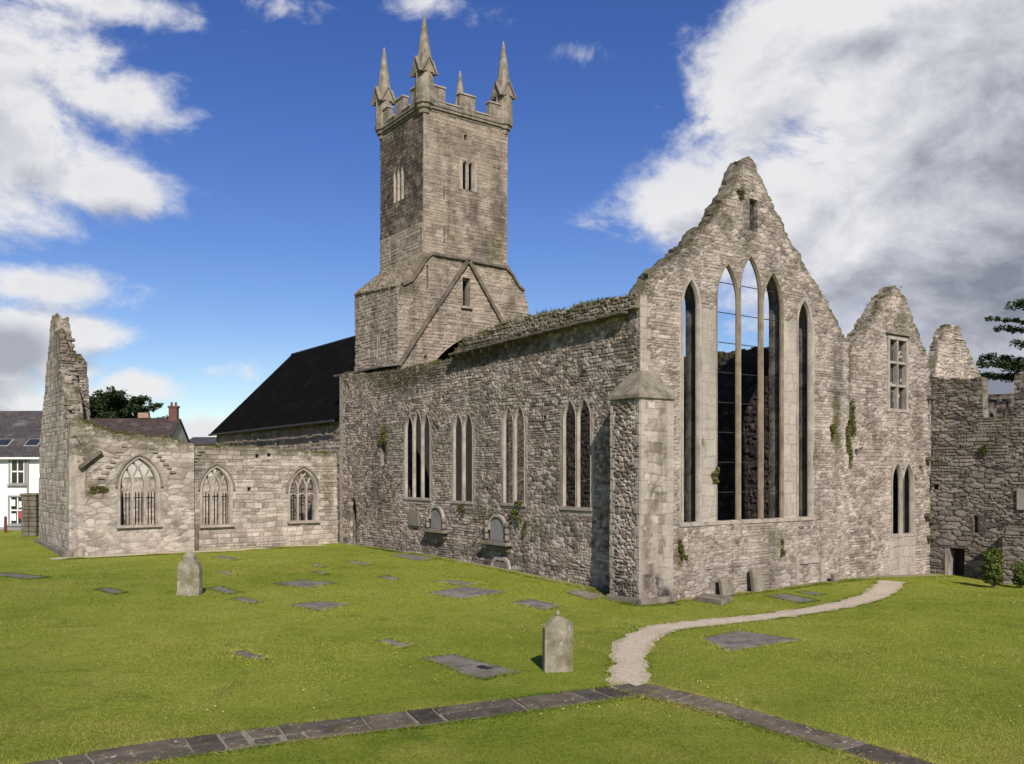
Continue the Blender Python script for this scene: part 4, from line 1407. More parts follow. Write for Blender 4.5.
# rough stone weathering from the lower stage up to the shaft
def patch(name, mat, parent, P0, P1, P2, P3, h=.07, st=(.3, .2), relief=.08, seed=0, thick=.35, moss=.4):
    """a rubble-laid four-cornered slope with a thickness"""
    P0, P1, P2, P3 = (np.array(p, float) for p in (P0, P1, P2, P3))
    n1 = int(np.linalg.norm(P1 - P0) / h) + 1; n2 = int(np.linalg.norm(P3 - P0) / h) + 1
    a_, b_ = np.meshgrid(np.linspace(0, 1, n1 + 1), np.linspace(0, 1, n2 + 1), indexing='ij')
    A_, B_ = a_[..., None], b_[..., None]
    P = (P0 * (1 - A_) + P1 * A_) * (1 - B_) + (P3 * (1 - A_) + P2 * A_) * B_
    nn = np.cross(P1 - P0, P3 - P0); nn /= np.linalg.norm(nn)
    if nn[2] < 0: nn = -nn
    tone, joint, hg = rubble(a_ * np.linalg.norm(P1 - P0), b_ * np.linalg.norm(P3 - P0), st[0], st[1], seed)
    top = P + nn * (relief * (hg - joint - .2))[..., None]
    bot = P - nn * thick
    V = np.r_[top.reshape(-1, 3), bot.reshape(-1, 3)]
    I = np.arange((n1 + 1) * (n2 + 1)).reshape(n1 + 1, n2 + 1)
    N = I.size
    f = [np.c_[I[:-1, :-1].ravel(), I[1:, :-1].ravel(), I[1:, 1:].ravel(), I[:-1, 1:].ravel()]]
    f.append(f[0][:, ::-1] + N)
    for e in (I[:, 0], I[-1, :], I[::-1, -1], I[::-1, 0][:0], I[0, ::-1]):
        if len(e) > 1: f.append(np.c_[e[:-1], e[:-1] + N, e[1:] + N, e[1:]])
    me = arrays(name, V, np.concatenate(f), {'tone': np.r_[tone.ravel(), tone.ravel()], 'joint': np.r_[joint.ravel(), joint.ravel()], 'moss': np.full(2 * N, moss), 'dress': np.zeros(2 * N), 'stain_shade': np.full(2 * N, .25)})
    bm = bmesh.new(); bm.from_mesh(me); bmesh.ops.recalc_face_normals(bm, faces=bm.faces); bm.to_mesh(me); bm.free()
    return link(name, me, mat, parent)


zl_ = zc - .05; zh_ = ZB + .12
patch('weathering', TOWER, tower, (BX0 - .1, BY0 + .08, zl_), (BX0 - .1, BY1, zf + .0), (TX0 + .05, BY1, zh_ - .1), (TX0 + .05, BY0 + .08, zh_), seed=71)
patch('weathering', TOWER, tower, (BX1 + .05, BY0 + .08, zs_r - .3), (BX1 + .05, BY1, zs_r - .3), (TX1 - .05, BY1, ZB + .1), (TX1 - .05, BY0 + .08, ZB + .1), seed=72)
patch('weathering', TOWER, tower, (TX0, BY0 + .05, ZB - .12), (TX1, BY0 + .05, ZB - .12), (TX1, TY0 + .03, ZB + .18), (TX0, TY0 + .03, ZB + .18), seed=73, thick=.2)

# mouldings and the roof scar
mb = MB()
path = [Be(402, 285), Be(411, 281), Be(418, 271), Be(426, 258), Be(431, 254)]
bar_path(mb, 'x', BY0, -1, path, .13, -.1, .14)
bar_path(mb, 'x', BY0, -1, [Be(431, 254), Be(467, 260.2), Be(505, 267.8)], .15, -.1, .141)
bar_path(mb, 'x', BY0, -1, [Be(505, 267.8), Be(512, 275), Be(518, 286), Be(524, 291)], .13, -.1, .14)
mb.build('string_course', SCAR, tower, .02)
mb = MB()
for path in ([(398, 365), (433, 311), (467.5, 260)], [(467.5, 260), (483, 289), (503, 326)]):
    p = [Be(*q_) for q_ in path]
    P_ = []
    for a, b in zip(p[:-1], p[1:]):
        for k in range(8):
            t_ = k / 8; P_.append((a[0] + (b[0] - a[0]) * t_ + random.uniform(-.015, .015), a[1] + (b[1] - a[1]) * t_ + random.uniform(-.015, .015)))
    P_.append(p[-1])
    bar_path(mb, 'x', BY0, -1, P_, .17, -.1, .16)
mb.build('roof_scar', SCAR, tower)
MB().box((BX0 - .55, 20.0, Sx(355, 370)[1]), (1.1, 5.4, .1), ex=(.98, 0, .17), ez=(-.17, 0, .98)).build('slate_ledge', SLAB, tower, .01)
# cornice, parapet and pinnacles
mb = MB()
for (dz_, ex_, hh) in ((0, .06, .12), (.12, .14, .14), (.26, .18, .13)):
    mb.box(((TX0 + TX1) / 2, (TY0 + TY1) / 2, ZTOP + dz_ + hh / 2), (TX1 - TX0 + 2 * ex_, TY1 - TY0 + 2 * ex_, hh))
mb.build('cornice', DRESSED_DARK, tower, .02)
ZP = ZTOP + .39
for side in range(4):
    mb = MB(); cp = MB()
    L = (TX1 - TX0 if side % 2 == 0 else TY1 - TY0) + .3
    along = np.array([1., 0, 0]) if side % 2 == 0 else np.array([0, 1., 0])
    mid = np.array([(TX0 + TX1) / 2, TY0 - .12 + .15, 0]) if side == 0 else np.array([(TX0 + TX1) / 2, TY1 + .12 - .15, 0]) if side == 2 else np.array([TX0 - .12 + .15, (TY0 + TY1) / 2, 0]) if side == 3 else np.array([TX1 + .12 - .15, (TY0 + TY1) / 2, 0])
    perp = np.array([along[1], along[0], 0])
    mb.box(mid + np.array([0, 0, ZP + .06]), (L - .6, .3, .12), ex=along, ey=perp)
    mw = L * .175
    for k in (-.335, 0, .335):
        mb.box(mid + along * L * k + np.array([0, 0, ZP + .122 + .36]), (mw, .298, .72), ex=along, ey=perp)
    pp = mb.build('parapet', PINN, tower, .015)
    for k in (-.335, 0, .335):
        MB().box(mid + along * L * k + np.array([0, 0, ZP + .122 + .72 + .05]), (mw + .08, .4, .1), ex=along, ey=perp).build('coping', DRESSED, pp, .015)
    for k in (-.1675, .1675):
        MB().box(mid + along * L * k + np.array([0, 0, ZP + .155]), (L * .16 - .02, .4, .08), ex=along, ey=perp).build('coping', DRESSED, pp, .015)


def pinnacle(cx, cy):
    c = np.array([cx, cy, 0.])
    mb = MB()
    zb_ = ZTOP + .3
    mb.tube([c + (0, 0, zb_), c + (0, 0, zb_ + 1.85)], [.49, .46], 8)
    # gablets on four faces
    pn = mb.build('pinnacle', PINN, tower)
    for k in range(4):
        gb = MB()
        t_ = math.pi / 2 * k
        n = np.array([math.cos(t_), math.sin(t_), 0.]); a = np.array([-n[1], n[0], 0.])
        z1 = zb_ + 1.5
        tri = [(-.37, 0), (.37, 0), (0, .72)]
        gb.prism(tri, lambda u_, v_: tuple(c + a * u_ + n * .2 + np.array([0, 0, z1 + v_])), lambda u_, v_: tuple(c + a * u_ + n * .46 + np.array([0, 0, z1 + v_])))
        for sg in (-1, 1):   # sloping drip stones
            d = np.array(a * sg * .45 + np.array([0, 0, -.86])); ln = np.linalg.norm(d); d /= ln
            nn = np.cross(d, n)
            gb.box(c + n * .39 + np.array([0, 0, z1 + .78]) + d * ln * .49, (ln, .30, .065), ex=d, ey=n, ez=nn)
        gb.build('gablet', PINN, pn, .01)
    sp = MB()
    z2 = zb_ + 1.8
    sp.tube([c + (0, 0, z2), c + (0, 0, z2 + .5), c + (0, 0, z2 + 2.62), c + (0, 0, z2 + 2.7)], [.42, .36, .05, .025], 8)
    sp.build('spire', PINN, pn)
    cb = MB()
    for (dz_, rr, hh) in ((-.46, .30, .24), (-.22, .42, .24), (.02, .53, .26)):
        cb.tube([c + (0, 0, zb_ + dz_), c + (0, 0, zb_ + dz_ + hh)], [rr * .9, rr], 8)
    cb.build('corbel', PINN, pn, .01)


for cx, cy in ((TX0 + .14, TY0 + .14), (TX1 - .14, TY0 + .14), (TX0 + .14, TY1 - .14), (TX1 - .14, TY1 - .14)): pinnacle(cx, cy)
MB().box(((TX0 + TX1) / 2, (TY0 + TY1) / 2, ZP - .1), (TX1 - TX0, TY1 - TY0, .2)).build('roof_deck', SLAB, tower)

# ================================================================== NAVE
nave = thing('nave', 'church nave under a steep black slate roof behind the tower', 'church', (5, 32, 0))
NW = 42.6
n_e = on_x(340, 416.5, 0.0)[1]
ze = 6.85
poly = [(22.05, -1), (NW, -1), (NW, ze), (22.05, ze)]
wall('side_wall', TOWER, nave, 'y', .06, -1, poly, (), .8, .1, (.4, .2), 'coursed', .05, 71, moss_top=.3, stain_shade_fn=lambda s, z: np.clip((z - 5.6) * .5, 0, .5))
wall('side_wall', TOWER, nave, 'y', 11.3, 1, [(p[0], p[1]) for p in [(22.45, -1), (NW, -1), (NW, ze), (22.45, ze)]], (), .8, .2, (.4, .2), 'coursed', .04, 73, moss_top=0)
ridge_x, ridge_z = 5.72, 12.6
poly = [(.1, -1), (11.3, -1), (11.3, ze), (ridge_x, ridge_z - .2), (.1, ze)]
wall('end_wall', TOWER, nave, 'x', NW - .02, 1, poly, (), .8, .2, (.4, .2), 'coursed', .05, 72, moss_top=0)


def roof_mesh(corners, thick, name):
    """a slab whose upper face is the quad (eave0, eave1, ridge1, ridge0), with UVs in metres for the slating"""
    P = [Vector(c) for c in corners]
    n = (P[1] - P[0]).cross(P[3] - P[0]).normalized()
    if n.z < 0: n = -n
    v = P + [p - n * thick for p in P]
    f = [(0, 1, 2, 3), (7, 6, 5, 4), (0, 4, 5, 1), (1, 5, 6, 2), (2, 6, 7, 3), (3, 7, 4, 0)]
    me = bpy.data.meshes.new(name); me.from_pydata([tuple(p) for p in v], [], f)
    uv = me.uv_layers.new()
    e = (P[1] - P[0]).normalized(); g_ = n.cross(e)
    for lp in me.loops:
        d = me.vertices[lp.vertex_index].co - P[0]
        uv.data[lp.index].uv = (d.dot(e), d.dot(g_))
    bm = bmesh.new(); bm.from_mesh(me); bmesh.ops.recalc_face_normals(bm, faces=bm.faces); bm.to_mesh(me); bm.free()
    return me


ov = .28
sl = (ridge_z - ze) / (ridge_x - .1)
link('roof', roof_mesh([(-ov, NW + .25, ze + .12 - ov * sl), (-ov, 22.0, ze + .12 - ov * sl), (ridge_x, 22.0, ridge_z + .12), (ridge_x, NW + .25, ridge_z + .12)], .16, 'roof'), BLACKSLATE, nave)
link('roof', roof_mesh([(11.3 + ov, 22.0, ze + .12 - ov * sl), (11.3 + ov, NW + .25, ze + .12 - ov * sl), (ridge_x + .003, NW + .25, ridge_z + .12), (ridge_x + .003, 22.0, ridge_z + .12)], .16, 'roof'), BLACKSLATE, nave)
mb = MB(); mb.tube([(ridge_x, 22.9, ridge_z + .1), (ridge_x, NW + .25, ridge_z + .1)], .09, 8); mb.build('ridge_tile', flat_mat('ridge_black', (.012, .012, .012), .6), nave)
mb = MB(); mb.tube([(-.36, 22.0, ze - .24), (-.36, NW + .2, ze - .26)], .07, 8); mb.build('gutter', IRON, nave)
for k, (yy, zz, ll) in enumerate(((41, 5.4, .9), (40.2, 5.5, .8), (39.3, 5.45, .9), (38.5, 5.5, .8), (31, 5.5, .5))):
    MB().box((-.0, yy, zz), (.12, .1, ll)).build('corbel', SCAR, nave, .02)

# ================================================================== TRANSEPT
tran = thing('transept_ruin', 'low pale transept wall with three traceried windows and a tall broken pier at one end', 'ruined church', (-6, 24, 0))
TV = 22.0
Tp = lambda px, py: on_y(px, py, TV)
TXL = -12.62
XJ = Tp(194.5, 500)[0]
wins = []
for (xa, xb, zb, zt) in ((120.5, 157.5, 525, 458.5), (203.5, 231, 525, 467.5), (291.5, 317, 521, 470)):
    a = Tp(xa, 500)[0]; b = Tp(xb, 500)[0]; xm = (xa + xb) / 2
    wins.append((a, b, Tp(xm, zb)[1], Tp(xm, zt)[1]))
topL = [Tp(*p) for p in ((68.5, 440), (70, 420), (84, 421), (93, 424), (101, 430), (112, 433), (130, 435), (152, 437), (172, 439), (185, 443), (194, 446))]
topL[0] = (TXL + .01, topL[0][1])
topR = [Tp(*p) for p in ((194.6, 446), (215, 447), (235, 446), (250, 446), (265, 448), (290, 451), (310, 453), (330, 453))] + [(-.12, Tp(338, 454)[1])]
def tracery_hole(wv):
    a, b, z0, z1 = wv; wd = b - a
    return lancet((a + b) / 2, wd, z0, z1 - wd * .78, z1, 10, .0)
pl_hole = [Tp(258, 456), Tp(270, 455), Tp(250, 489)]
hs = [[(a - .1, b - .09), (a + .1, b - .09), (a + .1, b + .09), (a - .1, b + .09)] for a, b in pl_hole]
zo = lambda s, z: np.where(z < 1.5, .12, .05)
poly = [(TXL + .01, -.6), (XJ, -.6)] + ragged(topL, .3, .06, .13, 21)[::-1]
wall('window_wall', PALE, tran, 'x', TV, -1, poly, [tracery_hole(wins[0])], .5, .045, (.40, .18), 'rubble', .016, 81, moss_top=.6, moss_fn=spots((-11.6, 3.2, .8, .5, .8), (-12, 5, .7, 1, .6), (-9, 5.2, 1.5, .5, .6)),
     stain_shade_fn=spots((-12.1, 4.5, .5, 1.6, .7), (-9.5, 4.9, .3, .5, .3)), tone_shift=zo)
poly = [(XJ + .005, -.6), (-.06, -.6)] + ragged(topR, .3, .05, .13, 22)[::-1]
wall('window_wall', PALE, tran, 'x', TV + .14, -1, poly, [tracery_hole(wins[1]), tracery_hole(wins[2])] + hs, .5, .045, (.42, .2), 'coursed', .025, 82, moss_top=.45, moss_fn=spots((-.6, 3.2, .4, 1.6, .7), (-6.8, 4.6, .5, .8, .4)),
     stain_shade_fn=spots((-7.2, 4.2, .4, .9, .6), (-3, 5, 3, .5, .4)), tone_shift=zo)

for wi, wv in enumerate(wins):
    a, b, z0, z1 = wv
    pl_ = TV if wi == 0 else TV + .14
    c = (a + b) / 2; wd = b - a
    zsp = z1 - wd * .78
    mb = MB()
    prof = lambda d: lancet(c, wd, z0, zsp, z1, 12, d)
    ring(mb, (prof, placer('x', pl_, -1)), [(.13, .025), (0.01, .025), (-.05, -.10), (-.05, -.30), (.13, -.30)])
    wn = mb.build('tracery_window', DRESSED, tran)
    hm = MB()
    ring(hm, (lambda d: lancet(c, wd, zsp - .05, zsp, z1, 12, d), placer('x', pl_, -1)), [(.22, .09), (.14, .09), (.14, 0), (.22, 0)])
    hm.build('hood_mould', DRESSED_DARK, wn)
    MB().box((c, pl_ - .02, z0 - .06), (wd + .35, .25, .12)).build('sill', DRESSED, wn, .015)
    tb = MB()
    aa = wd / 2; rr = z1 - zsp; Rr = (aa * aa + rr * rr) / (2 * aa)
    lw_ = wd / 3
    fulltr = wi != 2
    for k in (-1, 1):
        xm = c + k * lw_ / 2
        top_m = zsp
        if wi == 2 and k == -1: top_m = zsp
        bar_path(tb, 'x', pl_, -1, [(xm, z0), (xm, top_m)], .085, -.26, -.12)
    # intersecting arcs, clipped by the enclosing arch
    def inside_arch(x, z):
        x -= c
        return math.hypot(x - (-aa + Rr), z - zsp) < Rr - .02 and math.hypot(x + (-aa + Rr), z - zsp) < Rr - .02
    for k in (-1, 1):
        for sgn in (-1, 1):
            xm = c + k * lw_ / 2
            P_ = []
            for t_ in np.linspace(0, 1.2, 40):
                x = xm + sgn * (Rr - Rr * math.cos(t_)); z = zsp + Rr * math.sin(t_)
                if t_ > .03 and not inside_arch(x, z): break
                P_.append((x, z))
            if len(P_) > 3: bar_path(tb, 'x', pl_, -1, P_, .075, -.25 + .004 * sgn, -.13 + .004 * sgn + .002 * k)
    # pointed-round heads of the three lights
    for k in (-1, 0, 1):
        cc = c + k * lw_
        al = lw_ / 2 - .03
        P_ = [(cc - al * math.cos(t_), zsp - .32 + al * 1.0 * math.sin(t_)) for t_ in np.linspace(0, math.pi, 12)]
        bar_path(tb, 'x', pl_, -1, P_, .06, -.245, -.135)
    tb.build('tracery', DRESSED, wn)
# roof scars on the wall face
mb = MB()
for pa, pb in (((79, 468), (101, 451)), ):
    bar_path(mb, 'x', TV, -1, [Tp(*pa), Tp(*pb)], .14, -.1, .22)
mb.build('weather_stone', SCAR, tran, .02)
mb = MB()
for pa, pb, k in (((101, 478), (128, 441), 1), ((152, 448), (176, 476), 1), ((186, 470), (205, 448), 0), ):
    mb = MB()
    a_, b_ = Tp(*pa), Tp(*pb)
    for i_ in range(7):
        t_ = i_ / 7
        mb.box((a_[0] + (b_[0] - a_[0]) * t_, TV + (0 if k else .14) - .01, a_[1] + (b_[1] - a_[1]) * t_), (random.uniform(.2, .34), .09, random.uniform(.08, .13)))
    mb.build('roof_scar', SCAR2, tran, .02)
MB().box((XJ + .1, TV + .08, .9), (.16, .2, 1.3)).build('drain_stone', SCAR, tran, .02)
# the end wall, seen nearly edge-on, and its tall broken pier
zq = lambda px, py, y: on_x(px, py, TXL)
Tl = lambda px, py: on_x(px, py, TXL)
endtop = [(22.0, Tl(68, 440)[1]), (22.3, 6.0), (22.75, 7.0), (23.3, 7.6), (24.2, 8.7), (25.0, 9.8), (25.8, 11.0), (26.3, 11.35), (26.9, 11.2), (27.4, 10.0), (28.0, 9.0), (28.8, 7.8), (29.6, 6.6), (30.4, 5.4)]
PXS = lambda px, py, y: on_y(px, py, y)
wall('end_wall', PALE, tran, 'y', TXL, -1, [(22.0, -.6), (30.4, -.6)] + ragged(endtop, .3, .08, .13, 33)[::-1], (), .66, .05, (.45, .24), 'coursed', .02, 83, moss_top=.5, stain_shade_fn=spots((25, 8, 1.5, 3, .5)), side_amp=.3)
pw = [on_y(x, y, 24.6) for x, y in ((58, 330), (63, 330), (66, 345), (68, 352), (74, 352.5), (80, 356), (85, 365), (87, 385), (88, 410), (89, 430))]
wall('broken_pier', SIDE, tran, 'x', 24.2, -1, [(TXL + .3, 2), (pw[-1][0], 2)] + ragged([(p[0], p[1]) for p in pw], .25, .05, .13, 4)[::-1], (), 1.2, .05, (.3, .15), 'rubble', .06, 84, moss_top=.6)
r = random.Random(8)
for k in range(46):
    t_ = r.random() ** .8
    yy = 22.2 + 3.4 * t_
    zz = float(np.interp(yy, [p[0] for p in endtop], [p[1] for p in endtop])) - r.uniform(.02, .22)
    a_ = r.uniform(-.5, .5)
    MB().box((TXL + r.uniform(.12, .6), yy, zz), (r.uniform(.2, .5), r.uniform(.22, .45), r.uniform(.1, .22)), ex=(math.cos(a_), math.sin(a_), 0), ey=(-math.sin(a_), math.cos(a_), 0)).build('torn_stone', SIDE if False else SCAR2, tran, .03)
MB().box((TXL - .05, 26.2, .35), (.35, 8.6, .5)).build('plinth', DRESSED_DARK, tran, .03)

# railings behind the transept windows
rail = thing('iron_railing', 'black iron railing standing behind the traceried transept windows', 'railing', (-6, 26, .4))
mb = MB(); x = -12
mb.tube([(-12, 25.5, 1.2), (-.5, 25.5, 1.2)], .025, 6); mb.tube([(-12, 25.5, 2.75), (-.5, 25.5, 2.75)], .025, 6)
mb.build('rail', IRON, rail)
for i in range(76):
    x = -11.6 + i * .146
    MB().tube([(x, 25.5, .3), (x, 25.5, 2.95), (x, 25.5, 3.08)], [.026, .026, .004], 6).build('paling', IRON, rail)
bw = thing('boundary_wall', 'pale rendered wall seen through the traceried windows behind the iron railing', 'wall', (-5, 31, 0))
wall('stonework', PALE, bw, 'x', 31.0, -1, [(-12.5, -.5), (1.5, -.5), (1.5, 3.7), (-12.5, 3.7)], (), .5, .12, (.4, .2), 'coursed', .02, 91, moss_top=.2, tone_shift=lambda s, z: .35)

# ================================================================== MONUMENTS
def monument(px, py, label, wd, colm):
    v, z = Sx(px, py)
    x = -.06
    t_ = thing('wall_monument', label, 'monument', (0, v, z), 'carved wall monuments')
    P_ = lambda dv, dz_, dx: (x - dx, v + dv, z + dz_)
    mb = MB()
    arch_ = lancet(0, wd, 0, .42, .42 + wd * .5, 8)
    mb.prism(arch_, lambda a, b: P_(a, b, -.05), lambda a, b: P_(a, b, .06))
    mb.build('plaque', PLAQUE, t_, .01)
    mb = MB()
    ring(mb, (lambda d: lancet(0, wd, .42, .44, .42 + wd * .5, 8, d), lambda s, zz, y: P_(s, zz, y)), [(.10, .12), (.015, .12), (.015, 0), (.10, 0)])
    mb.build('arch_moulding', DRESSED, t_)
    MB().box(P_(0, -.08, .12), (.34, wd + .75, .14)).build('ledge', DRESSED_DARK, t_, .025)
    MB().box(P_(0, -.28, .04), (.16, wd + .45, .26)).build('bracket', SCAR, t_, .05)
    for sg in (-1, 1):
        mb = MB()
        for q_ in range(colm):
            mb.tube([P_(sg * (wd / 2 + .18), .02 + q_ * .26, .1), P_(sg * (wd / 2 + .18), .1 + q_ * .26, .1), P_(sg * (wd / 2 + .18), .2 + q_ * .26, .1), P_(sg * (wd / 2 + .18), .26 + q_ * .26, .1)], [.07, .10, .085, .06], 8)
        mb.build('scroll', DRESSED_DARK, t_, smooth=True)


monument(439, 529, 'small arched monument with scrolled sides set in the side wall, farther from the buttress', .95, 2)
monument(500, 541, 'larger arched monument with bobbin columns set in the side wall, nearer the buttress', 1.0, 3)
# low blocked tomb arch by the ground
v, z = Sx(502, 566)
tb_ = thing('tomb_niche', 'low blocked tomb arch in the side wall at grass level under the larger monument', 'tomb niche', (0, v, z))
mb = MB()
ring(mb, (lambda d: lancet(v, .95, z - .55, z - .1, z + .2, 8, d), placer('y', -.02, -1)), [(.14, .08), (0, .08), (0, -.05), (.14, -.05)])
mb.build('arch', DRESSED, tb_)
MB().box((-.03, v, z - .2), (.1, .95, .75)).build('infill', SIDE if False else DRESSED_DARK, tb_, .02)
# plain panel between the first windows
v, z = Sx(415, 518)
o = MB().box((-.05, v, z), (.1, .9, .7)).build('wall_tablet', DRESSED_DARK, None, .02)
tag(o, 'plain worn tablet set in the side wall below the triple window', 'wall tablet')

# headstones
def headstone(px, py, wpx, hpx, yaw, label, round_top, tilt=0.0, thick=.16):
    x, y = on_ground(px, py)
    z = float(gz(x, y))
    dep = (np.array([x, y]) - CAM) @ UF
    wd = wpx / F * dep; hh = hpx / F * dep
    t_ = thing('headstone', label, 'headstone', (x, y, z), 'upright headstones in the lawn')
    ex = np.array([math.cos(yaw), math.sin(yaw), 0.]); ey = np.array([-math.sin(yaw), math.cos(yaw), 0.])
    up = np.array([0, 0, 1.]) + ey * tilt
    a = wd / 2
    if round_top:
        prof = [(-a, -.3), (a, -.3), (a * .96, hh * .62), (a * .80, hh * .78), (a * .52, hh * .80), (a * .42, hh * .93), (a * .15, hh), (-a * .15, hh), (-a * .42, hh * .93), (-a * .52, hh * .80), (-a * .80, hh * .78), (-a * .96, hh * .62)]
    else:
        prof = [(-a, -.3), (a, -.3), (a, hh * .79), (a * .9, hh * .83), (a * .45, hh * .885), (a * .12, hh * .93), (-a * .12, hh * .93), (-a * .3, hh * .89), (-a * .97, hh * .745), (-a, hh * .72)]
    f = lambda s: (lambda u_, v_: tuple(np.array([x, y, z]) + ex * u_ + ey * s + up * v_))
    mb = MB().prism(prof, f(-thick / 2), f(thick / 2))
    mb.build('stone', HEAD, t_, .008)
    if not round_top:
        fin = MB()
        base = np.array([x, y, z]) + up * hh * .93
        fin.tube([base, base + up * .03, base + up * .07, base + up * .1], [.035, .048, .04, .015], 8)
        fin.build('finial', HEAD, t_, smooth=True)
    return t_


headstone(557.5, 671, 29, 60, -AX + R(13), 'lichen-covered headstone with sloped shoulders and a tiny knob, beside the gravel path', False, -.02, .2)
headstone(189.5, 595, 24, 43, -AX - R(8), 'weathered grey headstone with a stepped round top, alone in the far lawn', True, .03, .22)


def stub_stone(px, wd, hh, label, lean):
    x = E(px, 590)[0]; y = -.34; z = float(gz(x, y))
    prof = [(-wd / 2, -.3), (wd / 2, -.3), (wd / 2 * .95, hh * .9), (wd / 2 * .6, hh * .98), (-wd / 2 * .8, hh), (-wd / 2, hh * .93)]
    f = lambda q: (lambda u_, v_: (x + u_, y + q + v_ * lean, z + v_))
    o = MB().prism(prof, f(-.08), f(.07)).build('leaning_stone', DRESSED_DARK, None, .015)
    tag(o, label, 'grave marker', 'small grave markers propped along the chancel wall')


stub_stone(720, .62, .58, 'squat grave marker propped under the second lancet light', .2)
stub_stone(750, .52, .82, 'taller grave marker propped under the middle lancet lights', .14)
stub_stone(827, .3, .32, 'tiny grave marker near the blocked doorway', .1)
# kerbed grave at the wall foot
cs = [np.array(on_ground(*p)) for p in ((697, 601), (704, 597.5), (731, 601), (722, 605))]
slab_quads.append(np.array(cs))
kg = thing('kerbed_grave', 'dark kerbed grave plot at the foot of the chancel gable', 'grave', (*np.mean(cs, 0), 0))
mb = MB()
for a, b in zip(cs, cs[1:] + cs[:1]):
    d = b - a; L = np.linalg.norm(d); d = d / L; m_ = (a + b) / 2
    mb.box((m_[0], m_[1], float(gz(*m_)) + .05), (L + .08, .1, .2), ex=(d[0], d[1], 0), ey=(-d[1], d[0], 0))
mb.build('kerb', DRESSED_DARK, kg, .01)
mb = MB().prism([tuple(c) for c in cs], lambda x, y: (x, y, float(gz(x, y)) - .05), lambda x, y: (x, y, float(gz(x, y)) + .05)); mb.build('gravel_fill', SOIL, kg)

# ================================================================== PLANTS
def wall_plant(p, nrm, rad, count, label, size=.05, name='wall_plant', seed=0, mat=TUFT, group='plants rooted in the old walls'):
    t_ = thing(name, label, 'plant', p, group)
    r = random.Random(seed)
    p = np.array(p); nrm = np.array(nrm, float)
    side = np.array([nrm[1], -nrm[0], 0.])
    cs, rs = [], []
    for k in range(6):
        u_, v_ = r.uniform(-.7, .7), r.uniform(-.8, .8)
        cs.append(p + side * u_ * rad[0] + np.array([0, 0, v_ * rad[1]]) + nrm * .05)
        rs.append((rad[0] * r.uniform(.25, .5) + abs(nrm[0]) * 0, rad[0] * r.uniform(.25, .5), rad[1] * r.uniform(.2, .45)))
    rs = [tuple(np.where(np.abs([nrm[0], nrm[1], 0]) > .5, np.minimum(.055, q_), q_)) for q_ in rs]
    leaves('foliage', mat, t_, cs, rs, count, size, seed)
    mb = MB(); mb.tube([p + np.array([0, 0, -rad[1] * .5]), p + nrm * .06, p + np.array([0, 0, rad[1] * .6])], [.02, .015, .006], 5); mb.build('stem', BARK, t_)


def E3(px, py): a, b = E(px, py); return (a, -.02, b)
def S3(px, py): a, b = Sx(px, py); return (-.05, a, b)
wall_plant(E3(849, 430), (0, -1, 0), (.32, 1.4), 900, 'long trailing green plant at the joint of the two gables', seed=1)
wall_plant(E3(682, 550), (0, -1, 0), (.22, .32), 260, 'small mossy tuft on the gable between buttress and great window', seed=2)
wall_plant(E3(714, 474), (0, -1, 0), (.16, .3), 200, 'mossy tuft on the pier between the first two lancet lights', seed=3)
wall_plant(E3(740, 194), (0, -1, 0), (.2, .22), 160, 'little green tuft beside the slot near the gable tip', seed=4)
wall_plant(E3(782, 545), (0, -1, 0), (.14, .35), 160, 'thin green tuft hanging below the great window sill', seed=5)
wall_plant(E3(832, 432), (0, -1, 0), (.2, .4), 240, 'sparse green tuft on the gable beyond the last lancet light', seed=6)
wall_plant(S3(384, 432), (-1, 0, 0), (.4, .6), 500, 'green plant sprouting from a ragged hole near the inner corner', seed=7)
wall_plant(S3(517, 511), (-1, 0, 0), (.6, .4), 420, 'dry green tuft under the second pair of lancets', seed=8)
wall_plant(S3(462, 509), (-1, 0, 0), (.4, .25), 220, 'thin green tuft under the third pair of lancets', seed=9)
wall_plant(S3(527, 530), (-1, 0, 0), (.14, .35), 180, 'narrow green tuft beside the larger monument', seed=10)
a, b = G3(957, 345)
wall_plant((XR - .03, *Rw(983, 449)), (-1, 0, 0), (.25, .22), 200, 'small green tuft high on the dark cross wall', seed=11)
a, b = Tp(100, 488)
wall_plant((a, TV - .03, b), (0, -1, 0), (.5, .22), 260, 'green tuft on the transept left of its first traceried window', seed=12)
a, b = Te(493, 222)
# grass growing along the broken tops: one tufted fringe for each wall
def fringe(name, parent, pts3, count, size, seed):
    r = np.random.default_rng(seed)
    P = np.array(pts3, float)
    seg = np.linalg.norm(np.diff(P, axis=0), axis=1); cs = np.r_[0, np.cumsum(seg)]
    clump = vnoise(np.linspace(0, cs[-1] * 1.3, 400), np.zeros(400), seed) ** 3 + .02
    t_ = np.interp(r.random(count), np.r_[0, np.cumsum(clump) / clump.sum()], np.linspace(0, cs[-1], 401))
    base = np.c_[[np.interp(t_, cs, P[:, k]) for k in range(3)]].T
    base += r.normal(size=(count, 3)) * (.09, .14, .05)
    hgt = size * (.4 + r.random(count))
    lean = r.normal(size=(count, 3)) * .35; lean[:, 2] = 1
    tip = base + lean * hgt[:, None]
    sd_ = r.normal(size=(count, 3)); sd_[:, 2] = 0; sd_ /= np.linalg.norm(sd_, axis=1)[:, None]
    V = np.stack([base - sd_ * .03, base + sd_ * .03, tip], 1).reshape(-1, 3)
    me = arrays(name, V, np.arange(count * 3).reshape(-1, 3), {'tone': np.repeat(r.random(count), 3)})
    o = link(name, me, TUFT, parent); o['kind'] = 'stuff'
    return o


